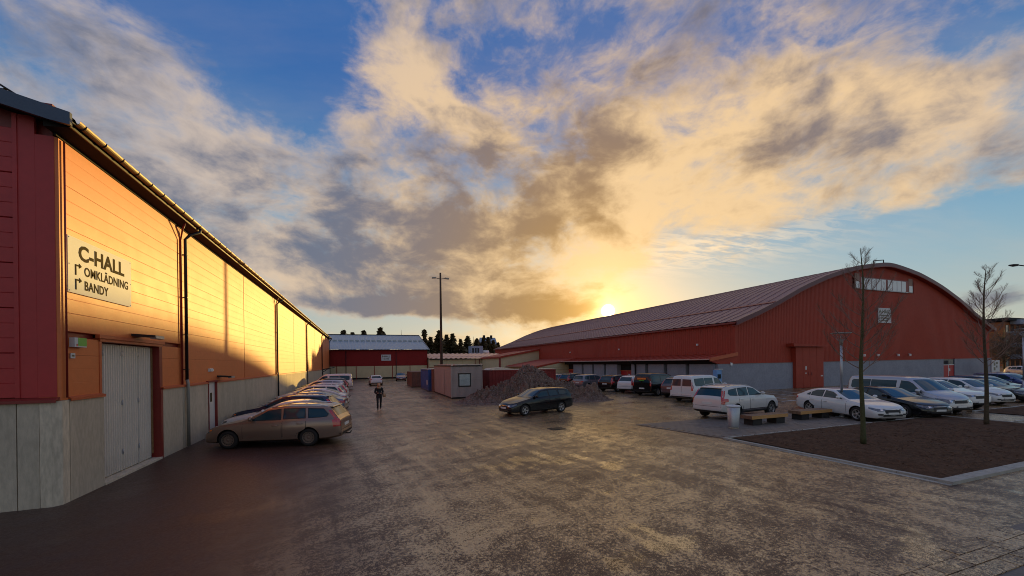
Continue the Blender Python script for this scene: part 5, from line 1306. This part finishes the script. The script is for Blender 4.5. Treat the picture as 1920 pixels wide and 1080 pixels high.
obj('post', MB().tube([(0,0,0), (0,0,10.6)], .10, 10), M_char, tl); obj('arm', MB().tube([(0,0,10.55), (-1.2,.2,10.62)], .05, 6), M_char, tl)
obj('lamp_head', MB().prism([(-1.9, 10.52), (-1.1, 10.50), (-1.0, 10.68), (-1.8, 10.62)], .1, .4, 'y'), M_char, tl)
fp = thing('floodlight_pole', 'tall thin wooden pole with two small lamp heads rising behind the grey cabin', 'pole', (8.36, 45, 0))
obj('pole', MB().tube([(0,0,0), (0,0,7), (0,0,13.3)], [.17, .14, .10], 12), M_pole, fp)
obj('crossarm', MB().tube([(-.65,0,12.72), (0,0,12.60), (.65,0,12.72)], .035, 6), M_black, fp)
for s_ in (-1, 1): obj('lamp_head', MB().prism([(s_*.5, 12.66), (s_*.95, 12.62), (s_*.95, 12.74), (s_*.5, 12.78)], -.15, .15, 'y'), M_pipe_g, fp)
isg = thing('info_sign', 'white information board on posts beside the gable corner at right', 'sign', (75.0, 26.0, .15))
obj('board', MB().box(0, 1.9, 0, .08, .9, 2.4), M_sign, isg)
for p in (.1, 1.7): obj('post', MB().box(p, p+.1, .09, .18, 0, 2.4), M_bluegrey, isg)
for (p, q, r_, s_) in ((.4, .8, 1.7, 2.1), (1.0, 1.4, 1.9, 2.15), (.4, .8, 1.1, 1.5), (1.0, 1.3, 1.45, 1.7)): obj('print', MB().box(p, q, -.012, 0, r_, s_), M_ink, isg)
tm = thing('ticket_machine', 'light blue ticket machine against the grey wall behind the white minibus', 'ticket machine', (30.9, 28.0, 0))
obj('cabinet', MB().box(-.3, .3, -.2, .2, 0, 2.1), mat('pale_blue_paint', (.16,.34,.62), .4), tm); obj('screen', MB().box(-.2, .2, -.22, -.2, 1.3, 1.7), M_glass, tm)
obj('cap', MB().box(-.1, .45, -.24, .24, 2.1, 2.2), M_steel, tm)

# ------------------------------------------------------------------ containers and cabin
def container(x, y, L_, W_, H_, rz, m, lab, z=.0, door=False, pitch=.28, cat='container', nm='shipping_container', end='x0'):
    o = thing(nm, lab, cat, (x, y, z), R(rz))
    fr = MB(); s_ = .10
    for px in (0, L_-s_):
        for py in (0, W_-s_): fr.box(px, px+s_, py, py+s_, .02, H_)
    for py in (0, W_-s_): fr.box(s_, L_-s_, py+.005, py+s_-.005, .04, .18).box(s_, L_-s_, py+.005, py+s_-.005, H_-.12, H_-.005)
    for px in (0, L_-s_): fr.box(px+.005, px+s_-.005, s_, W_-s_, .04, .18).box(px+.005, px+s_-.005, s_, W_-s_, H_-.12, H_-.005)
    obj('frame', fr, m, o)
    obj('roof', MB().box(.05, L_-.05, .05, W_-.05, H_-.06, H_-.02), m, o)
    def side(a, b, c, flip, axis):
        n = max(2, round((b-a)/pitch)); w = (b-a)/n; pts = []
        for i in range(n):
            q = a+i*w; pts += [(q, c), (q+w*.3, c), (q+w*.5, c+flip*.04), (q+w*.8, c+flip*.04)]
        pts.append((b, c)); vs = []
        for q, d in pts:
            vs += [(q, d, .18), (q, d, H_-.12)] if axis == 'x' else [(d, q, .18), (d, q, H_-.12)]
        mb = MB(); mb.add(vs, [(2*i, 2*i+2, 2*i+3, 2*i+1) for i in range(len(pts)-1)]); return mb
    for nm_, mb in (('side_wall', side(s_, L_-s_, .03, 1, 'x')), ('side_wall', side(s_, L_-s_, W_-.03, -1, 'x')), ('end_wall', side(s_, W_-s_, .03, 1, 'y')), ('end_wall', side(s_, W_-s_, L_-.03, -1, 'y'))):
        obj(nm_, mb, m, o, fix=False)
    return o
M_cred = mat('container_red', (.21,.022,.018), .55, .1, .4, var=.3, vscale=1.2, dirt=.4); M_cblue = mat('container_blue', (.04,.10,.30), .5, .1, .4, var=.25, vscale=1.2, dirt=.4)
M_cbrown = mat('container_brown', (.16,.075,.05), .6, .1, .4, var=.3, vscale=1.2); M_cabin = mat('cabin_cladding', (.36,.295,.26), .55, 0, .4, var=.1, vscale=1)
M_frost = mat('frosted_roof', (.62,.50,.38), .6, 0, .4, var=.3, vscale=3)
c1 = container(11.4, 36.6, 7.1, 2.4, 2.32, 0, M_cred, 'dark red shipping container behind the dirty snow pile')
obj('roof_frost', MB().box(.0, 7.1, .0, 2.4, 2.322, 2.36), M_frost, c1)
obj('roof_tarp', MB().prism([(.1, 2.36), (2.9, 2.36), (1.6, 2.56), (.3, 2.50)], .4, 2.2, 'y'), M_frost, c1)
c2 = container(6.75, 44.3, 2.44, 6.1, 2.40, 0, M_cblue, 'blue shipping container standing beyond the grey cabin')
obj('document_box', MB().box(-.03, 0, .5, 1.1, .7, 1.2), M_sign, c2)
obj('frost', MB().box(0, 2.44, 0, 6.1, 2.402, 2.43), M_frost, c2)
container(7.05, 42.6, 2.44, 1.45, 2.45, 0, M_cbrown, 'narrow brown steel container between the blue container and the cabin')
container(6.0, 53.5, 3.4, 6.0, 2.0, 0, M_cbrown, 'low brown open container furthest down the yard', pitch=.5)
cb = thing('site_cabin', 'grey pink site cabin with one black framed window facing the yard', 'cabin', (7.05, 33.6, 0))
CW, CLn, CHh = 2.75, 8.5, 2.92
obj('wall', MB().box(.03, CW-.03, .03, CLn-.03, .12, CHh-.1), M_cabin, cb)
bm_ = MB().box(.01, .098, 0, .03, .14, CHh-.16).mesh('board', [M_cabin]); fixn(bm_)
nb_ = 27
for i in range(nb_):
    x = i*(CW/nb_)
    if .62 < x+.05 < 1.72:
        for z0, z1 in ((.14, .98), (2.18, CHh-.16)): obj('board', MB().box(x+.006, x+CW/nb_-.006, 0, .03, z0, z1), M_cabin, cb)
    else:
        o = bpy.data.objects.new('board', bm_); COL.objects.link(o); o.parent = cb; o.location = (x, 0, 0)
for i in range(56):
    y = i*(CLn/56); obj('side_board', MB().box(0, .03, y+.008, y+CLn/56-.008, .14, CHh-.16), M_cabin, cb) if i % 1 == 0 else None
obj('skid', MB().box(.05, CW-.05, .05, CLn-.05, -.02, .11), M_char, cb)
obj('roof', MB().box(-.05, CW+.05, -.05, CLn+.05, CHh-.16, CHh-.06), M_char, cb)
obj('roof_edge', MB().box(.35, CW-.2, -.03, CLn, CHh-.06, CHh+.02), M_frost, cb)
for p in (0, CW-.16): obj('corner_block', MB().box(p, p+.16, -.06, .10, CHh-.10, CHh+.06), M_frost, cb)
obj('corner_post', MB().box(-.02, .07, -.02, .04, .1, CHh-.16).box(CW-.08, CW+.01, -.02, .05, .1, CHh-.16), M_cabin, cb)
wn = obj('window', MB().box(.62, 1.72, -.03, .06, 1.0, 2.16), M_black, cb)
obj('pane', MB().box(.71, 1.63, -.045, -.03, 1.1, 2.07), mat('cabin_pane', (.36,.42,.40), .12, 0, .8, var=.25, vscale=3), wn)
obj('window_drip', MB().box(.55, 1.8, -.06, 0, 2.19, 2.22), M_cabin, cb)
obj('door', MB().box(-.04, 0, 3.0, 4.0, .3, 2.4), M_cabin, cb)

# ------------------------------------------------------------------ snow and gravel pile
def pile_h(x, y):
    h = 2.35*math.exp(-((x-12.9)/1.55)**2-((y-30.6)/2.0)**2)
    h += 1.0*math.exp(-((x-10.6)/1.9)**2-((y-30.6)/1.8)**2)
    h += .95*math.exp(-((x-14.8)/1.7)**2-((y-30.3)/1.8)**2)
    h += .55*math.exp(-((x-8.6)/1.5)**2-((y-29.8)/1.1)**2)
    h += .65*math.exp(-((x-15.9)/1.5)**2-((y-28.4)/1.2)**2)
    h += .75*math.exp(-((x-17.0)/1.1)**2-((y-27.2)/.9)**2)
    h += .62*math.exp(-((x-12.6)/3.6)**2-((y-28.4)/1.1)**2)
    if h < .05: return h-.08
    k = min(1, h*1.3)
    n1 = noise.fractal((x*.9, y*.9, 0), .8, 2.1, 5)*.42; n2 = abs(noise.noise((x*2.6, y*2.6, 5)))*.62; n3 = noise.noise((x*6, y*6, 2))*.10; n4 = noise.noise((x*13, y*13, 7))*.07
    return h-.08+k*(n1+n2+n3+n4-.12)
pb = MB(); nxp, nyp = 210, 130; vs = []
for j in range(nyp+1):
    for i in range(nxp+1):
        x = 5.8+13.2*i/nxp; y = 25.4+8.6*j/nyp; vs.append((x-12, y-29, pile_h(x, y)))
pb.add(vs, [(j*(nxp+1)+i, j*(nxp+1)+i+1, (j+1)*(nxp+1)+i+1, (j+1)*(nxp+1)+i) for j in range(nyp) for i in range(nxp)])
M_pile = bpy.data.materials.new('dirty_snow'); M_pile.use_nodes = True; T = M_pile.node_tree; B = T.nodes['Principled BSDF']
Pp = V(T, T.nodes.new('ShaderNodeTexCoord').outputs['Object'])
nn = noi(T, Pp, 1.6, 5, .65); n2_ = noi(T, Pp, 9, 4, .7); n3_ = noi(T, Pp, 28, 2, .6)
cc = mixc(T, mrange(T, nn, .35, .7), (.065, .030, .016), (.16, .088, .052)); cc = mixc(T, mrange(T, n2_, .40, .75), cc, (.24, .165, .12))
cc = mixc(T, mrange(T, n3_, .64, .70), cc, (.62, .56, .52)); put(T, B.inputs['Base Color'], cc); B.inputs['Roughness'].default_value = .8
sp_o = thing('snow_pile', 'tall heap of dirty snow and gravel between the red container and the black estate', 'snow pile', (12, 29, 0))
obj('heap', pb, M_pile, sp_o, fix=False)
lm_ = MB()
for i in range(650):
    x = rnd.uniform(7, 18.4); y = rnd.uniform(26.2, 32.0); h = pile_h(x, y)
    if h < .02 and rnd.random() > .12: continue
    s_ = rnd.uniform(.03, .10)*(1 if rnd.random() < .92 else 1.8)
    vs = []
    for (a_, b_, c_) in ((1,0,0),(-1,0,0),(0,1,0),(0,-1,0),(0,0,1),(0,0,-1),(.6,.6,.5),(-.6,.6,.4),(.6,-.6,.5),(-.6,-.6,.45)):
        k_ = s_*rnd.uniform(.6, 1.1); vs.append((x-12+a_*k_, y-29+b_*k_, max(h, 0)+c_*k_*.8))
    lm_.add(vs, [(4,6,7),(4,8,6),(4,9,8),(4,7,9),(0,6,8),(6,0,2),(7,6,2),(1,7,2),(1,9,7),(3,8,9),(3,0,8),(1,3,9),(0,3,5),(1,2,5),(2,0,5),(3,1,5)])
o = obj('clods', lm_, M_pile, sp_o, fix=False); o['kind'] = 'stuff'

# ------------------------------------------------------------------ trees
def young_tree(x, y, h, seed, lab, m):
    rr = random.Random(seed)
    o = thing('young_tree', lab, 'tree', (x, y, .06), 0, 'bare young trees in the planting bed')
    n = 26; tr = []; rs = []
    for i in range(n+1):
        u = i/n; tr.append(Vector((.10*math.sin(u*5+seed)*u*(1.2-u)+.05*noise.noise((u*4, seed, 0)), .06*math.sin(u*7+seed*2)*u, u*h)))
        rs.append(.070*(1-u)**.75+.006 if u > .04 else .085)
    obj('trunk', MB().tube(tr, rs, 10), m, o)
    def at(u):
        f = u*n; i = min(n-1, int(f)); return tr[i].lerp(tr[i+1], f-i)
    nb = 30
    for k in range(nb):
        u = .36+.62*(k/nb)**1.0; p0 = at(u); az0 = k*2.4+rr.uniform(-.4, .4)
        ln = (2.7*(1-u)**.75+.16)*rr.uniform(.7, 1.15)*h/6.8; elv = R(rr.uniform(22, 42)); mb = MB()
        def grow(p, az, el_, ln, r, lvl):
            pts = [p]; ns_ = 7 if lvl == 0 else 5 if lvl == 1 else 3
            a_, e_ = az, el_
            for s_ in range(ns_):
                a_ += rr.uniform(-.22, .22); e_ += rr.uniform(.02, .16) if lvl == 0 else rr.uniform(-.1, .2)
                d = Vector((math.cos(a_)*math.cos(e_), math.sin(a_)*math.cos(e_), math.sin(e_)))
                pts.append(pts[-1]+d*ln/ns_)
            mb.tube(pts, [r*(1-.8*i/ns_) for i in range(ns_+1)], 5 if lvl == 0 else 3, caps=False)
            if lvl < 2:
                nc = (13 if lvl == 0 else 5)
                for c_ in range(nc):
                    t_ = .18+.8*(c_+rr.random()*.5)/nc; f = t_*ns_; i = min(ns_-1, int(f)); q = pts[i].lerp(pts[i+1], f-i)
                    grow(q, a_+rr.choice((-1, 1))*rr.uniform(.5, 1.2), e_*.6+rr.uniform(-.15, .35), ln*(.42 if lvl == 0 else .4)*(1.15-t_)+.06, r*.5, lvl+1)
        grow(p0, az0, elv, ln, .015*(1-u)**.5+.0045, 0)
        obj('branch', mb, M_twig, o, fix=False)
    return o
young_tree(16.1, 8.6, 6.75, 3, 'bare young tree in the middle of the bed, in front of the white liftback', M_barkg)
young_tree(25.0, 8.85, 6.85, 8, 'bare young tree at the far right of the bed, in front of the gable corner', M_bark)
# a bushy bare tree beside the brick block
def far_tree(x, y, h, w, seed, lab, kind='bare', group='trees beyond the halls'):
    rr = random.Random(seed); nm = 'pine_tree' if kind == 'pine' else 'bare_tree'
    o = thing(nm, lab, 'tree', (x, y, 0), rr.random()*6, group)
    obj('trunk', MB().tube([(0,0,0), (.1,0,h*.5), (0,.1,h*.96)], [h*.018, h*.012, h*.003], 6), M_bark, o)
    mb = MB()
    if kind == 'pine':
        nt = 1500
        for i in range(nt):
            u = rr.random()**.8; z = h*(.16+.84*u); rad = w*1.15*(1-u)**.85*(.8+1.1*noise.noise((u*8, seed, 1)))+.10
            lv = math.floor(u*13)/13; a_ = rr.random()*6.28; lobe = .40+.60*abs(math.sin(a_*2.5+lv*17+seed))
            r_ = rad*lobe*math.sqrt(rr.random()); s_ = h*rr.uniform(.012, .030)*(2.4 if rr.random() < .30 else 1.0)
            c = Vector((r_*math.cos(a_), r_*math.sin(a_), z-r_*.22)); d = Vector((math.cos(a_), math.sin(a_), -.2+rr.uniform(-.4, .5)))*s_
            e = Vector((-math.sin(a_), math.cos(a_), rr.uniform(-.5, .5)))*s_*.5; f = Vector((0,0,s_*.5))
            mb.add([c-d-e, c+d, c+e-d*.2+f, c-d*.4-f], [(0,1,2), (0,3,1)])
    else:
        for i in range(240):
            u = rr.uniform(.2, 1); a_ = rr.random()*6.28; el_ = rr.uniform(.2, 1.2); p = Vector((0,0,h*u*.75)); ln = w*rr.uniform(.5, 1.1)*(1.1-u*.6)
            pts = [p]
            for k_ in range(4):
                el_ += rr.uniform(-.2, .3); a_ += rr.uniform(-.4, .4)
                pts.append(pts[-1]+Vector((math.cos(a_)*math.cos(el_), math.sin(a_)*math.cos(el_), math.sin(el_)*.7))*ln/4)
                q = pts[-1]; b2_ = a_+rr.uniform(-1, 1); mb.tube([q, q+Vector((math.cos(b2_), math.sin(b2_), rr.uniform(0, .8)))*ln*.25], [h*.0022, h*.001], 3, caps=False)
            mb.tube(pts, [h*.004, h*.003, h*.0025, h*.002, h*.001], 3, caps=False)
    obj('crown', mb, M_needle if kind == 'pine' else M_twigdk, o, fix=False)
    return o
M_needle = mat('pine_needles', (.10,.075,.030), .75, 0, .3, var=.5, vscale=.4); M_twigdk = mat('far_twigs', (.06,.045,.03), .8)
def x_at(px, y):        # bearing table of the tree line, worked out once for a row at distance y
    return y*(px-680)/746.7*1.14
specs = [(655,126,13.0,1.9,'pine'),(668,131,12.7,1.4,'pine'),(661,140,13.8,1.8,'bare'),(684,128,13.0,1.9,'pine'),(708,127,13.9,2.4,'pine'),(712,133,13.3,2.2,'pine'),(740,130,14.5,2.2,'bare'),(776,126,13.4,1.9,'pine'),
 (800,122,13.0,2.4,'pine'),(812,128,12.2,2.6,'pine'),(786,126,11.2,2.4,'pine'),(822,124,12.3,2.6,'pine'),(836,121,10.4,2.8,'pine'),(848,125,11.6,2.8,'pine'),(858,128,12.4,2.3,'bare'),(864,122,10.8,2.7,'pine'),(876,124,11.2,2.6,'pine'),(884,127,11.4,2.4,'pine'),(893,122,10.2,2.4,'pine'),(902,125,9.6,2.4,'pine'),(805,132,10,3,'pine'),(845,132,10,3,'pine'),(872,131,10,3,'pine')]
labs = [None]*len(specs)
ORD = ['leftmost','second','third','fourth','fifth','sixth','seventh','eighth','ninth','tenth','eleventh','twelfth','thirteenth','fourteenth','fifteenth','sixteenth']
for kf in ('pine', 'bare'):
    for back in (True, False):
        idx = sorted([i for i, s_ in enumerate(specs) if s_[4] == kf and (s_[0] < 785) == back], key=lambda i: x_at(specs[i][0], specs[i][1])/specs[i][1])
        for n_, i in enumerate(idx):
            labs[i] = ('dark pine' if kf == 'pine' else 'leafless birch')+(', %s from the left' % ORD[n_] if n_ else ', leftmost')+(' of those above the ridge of the back hall' if back else ' of those above the low link building')
for i, (px, y, h, w, k_) in enumerate(specs):
    where = 'behind the ridge of the back hall' if px < 785 else 'behind the low link building'
    kk = 'dark pine' if k_ == 'pine' else 'leafless birch'
    far_tree(x_at(px, y)-0.3, y, h*1.0, w*1.55, i+1, labs[i], k_, ('dark pines ' if k_ == 'pine' else 'leafless trees ')+where)
wd = MB(); rw_ = random.Random(5)
for i in range(7000):
    px = rw_.uniform(778, 912); y = rw_.uniform(134, 146); top_ = 7.6+2.6*noise.noise((px*.06, 0, 0))+2.2*noise.noise((px*.25, 1, 0))-(px-800)*.012
    z = rw_.uniform(1.5, max(2, top_)); x = x_at(px, y); s_ = rw_.uniform(.10, .38); a_ = rw_.random()*6.3
    d = Vector((math.cos(a_)*s_, math.sin(a_)*s_, rw_.uniform(-.3, .5)*s_)); e = Vector((0, 0, s_*rw_.uniform(.6, 1.6)))
    c = Vector((x, y, z)); wd.add([c-d, c+d, c+e, c-e*.6], [(0,1,2), (0,3,1)])
tag(obj('far_wood', wd, M_needle, fix=False), None, None, kind='stuff')
far_tree(118, 36, 9.5, 7.5, 77, 'dense dark leafless tree in front of the brick apartment block', 'bare', None)
far_tree(126, 42, 9.0, 6.5, 78, 'second leafless tree nearer the right edge by the apartment block', 'bare', None)

# ------------------------------------------------------------------ person
def skin_chain(name, pts, edges, rad, m, parent, sub=2):
    me = bpy.data.meshes.new(name); me.from_pydata(pts, edges, []); o = bpy.data.objects.new(name, me); COL.objects.link(o)
    md = o.modifiers.new('s', 'SKIN'); md.use_smooth_shade = True
    for i, r_ in enumerate(rad):
        v = me.skin_vertices[0].data[i]; v.radius = (r_[0], r_[1]) if isinstance(r_, tuple) else (r_, r_)
    me.skin_vertices[0].data[0].use_root = True
    o.modifiers.new('d', 'SUBSURF').levels = sub; bpy.context.view_layer.update()
    nm = bpy.data.meshes.new_from_object(o.evaluated_get(bpy.context.evaluated_depsgraph_get())); bpy.data.objects.remove(o)
    nm.materials.clear(); nm.materials.append(m); nm.name = name
    q = bpy.data.objects.new(name, nm); COL.objects.link(q); q.parent = parent; return q
pr_ = thing('person', 'person in black jacket and trousers walking towards the camera looking at their hands', 'person', (1.0, 28.0, 0), R(4))
M_skin = mat('skin', (.50,.27,.18), .55); M_hair = mat('fair_hair', (.42,.24,.10), .6, var=.3, vscale=20); M_cloth = mat('black_cloth', (.012,.012,.014), .85); M_bag = mat('beige_bag', (.42,.28,.17), .7); M_scarf = mat('fur_collar', (.38,.26,.15), .9, bump=.6)
# faces -y; continuous body
bp = [(0,0,.95),(0,.0,1.12),(0,.01,1.32),(0,.0,1.44),(0,-.01,1.52),(0,-.02,1.60),(0,-.015,1.68),
      (-.10,0,.90),(-.105,-.10,.50),(-.10,-.04,.09),(-.10,-.17,.04), (.10,0,.90),(.105,.04,.50),(.11,.20,.14),(.11,.12,.06),
      (-.19,.0,1.40),(-.25,.02,1.14),(-.12,-.20,1.10),(-.05,-.27,1.13), (.19,.0,1.40),(.25,.02,1.14),(.13,-.20,1.08),(.05,-.27,1.11)]
be = [(0,1),(1,2),(2,3),(3,4),(4,5),(5,6),(0,7),(7,8),(8,9),(9,10),(0,11),(11,12),(12,13),(13,14),(3,15),(15,16),(16,17),(17,18),(3,19),(19,20),(20,21),(21,22)]
br_ = [(.155,.11),(.13,.10),(.16,.11),(.13,.09),.05,(.078,.095),(.070,.085), .092,.062,.042,.035, .092,.062,.042,.035, .062,.046,.036,.032, .062,.046,.036,.032]
bdy = skin_chain('body', bp, be, br_, M_skin, pr_)
def shell(name, sel, m, grow):      # clothing grown from the same body
    src = bdy.data; bm2 = bmesh.new(); bm2.from_mesh(src)
    bmesh.ops.delete(bm2, geom=[f for f in bm2.faces if not sel(f.calc_center_median())], context='FACES')
    bm2.normal_update()
    for v in bm2.verts: v.co += v.normal*grow
    me = bpy.data.meshes.new(name); bm2.to_mesh(me); bm2.free(); me.materials.clear(); me.materials.append(m)
    o = bpy.data.objects.new(name, me); COL.objects.link(o); o.parent = pr_; return o
shell('jacket', lambda c: .80 < c.z < 1.50 and not (c.y < -.22 and abs(c.x) < .14), M_cloth, .022)
shell('trousers', lambda c: .10 < c.z < .92 and c.y > -.6, M_cloth, .008)
shell('boots', lambda c: c.z < .34, M_black, .014)
hr = MB(); hr.lathe([(0,.115),(.055,.105),(.085,.06),(.093,0),(.10,-.09),(.105,-.19),(.085,-.27),(.03,-.28)], 14, (0,.022,1.665)); obj('hair', hr, M_hair, pr_)
fc = MB(); fc.lathe([(0,.085),(.045,.07),(.066,.02),(.064,-.03),(.045,-.075),(0,-.095)], 14, (0,-.055,1.615)); obj('face', fc, M_skin, pr_)
obj('nose', MB().prism([(-.125,1.60),(-.150,1.585),(-.118,1.62)], -.012, .012, 'x'), M_skin, pr_)
for s_ in (-1, 1):
    obj('eye', MB().lathe([(0,.010),(.011,0),(0,-.010)], 8, (s_*.028,-.118,1.628)), M_black, pr_)
    for k_ in range(5):
        obj('finger', MB().tube([(s_*.035+s_*.008*k_-s_*.02, -.285, 1.13), (s_*.030+s_*.009*k_-s_*.02, -.315-.004*(k_ % 3), 1.125), (s_*.012+s_*.009*k_-s_*.015, -.328, 1.10)], [.011,.010,.008], 5), M_skin, pr_)
obj('mouth', MB().box(-.02,.02,-.124,-.116,1.567,1.573), M_redprint, pr_)
obj('collar', MB().lathe([(.07,.06),(.13,.05),(.155,-.01),(.13,-.06),(.08,-.05)], 16, (0,-.005,1.46)), M_scarf, pr_)
ph = tag(obj('phone', MB().box(.97,1.03,27.665,27.675,1.09,1.22), M_black), 'small dark phone held in both hands of the walking person', 'phone')
bgm = MB().lathe([(0,-.17),(.10,-.16),(.13,0),(.10,.14),(0,.16)], 12, (0,0,0)); bg_ = tag(obj('shoulder_bag', bgm, M_bag), 'beige shoulder bag hanging at the walking person\'s side', 'bag'); bg_.location = (1.33, 28.02, 1.0)
obj('strap', MB().tube([(-.02,0,.12),(-.06,0,.34),(-.14,0,.45)], .012, 5), M_bag, bg_)
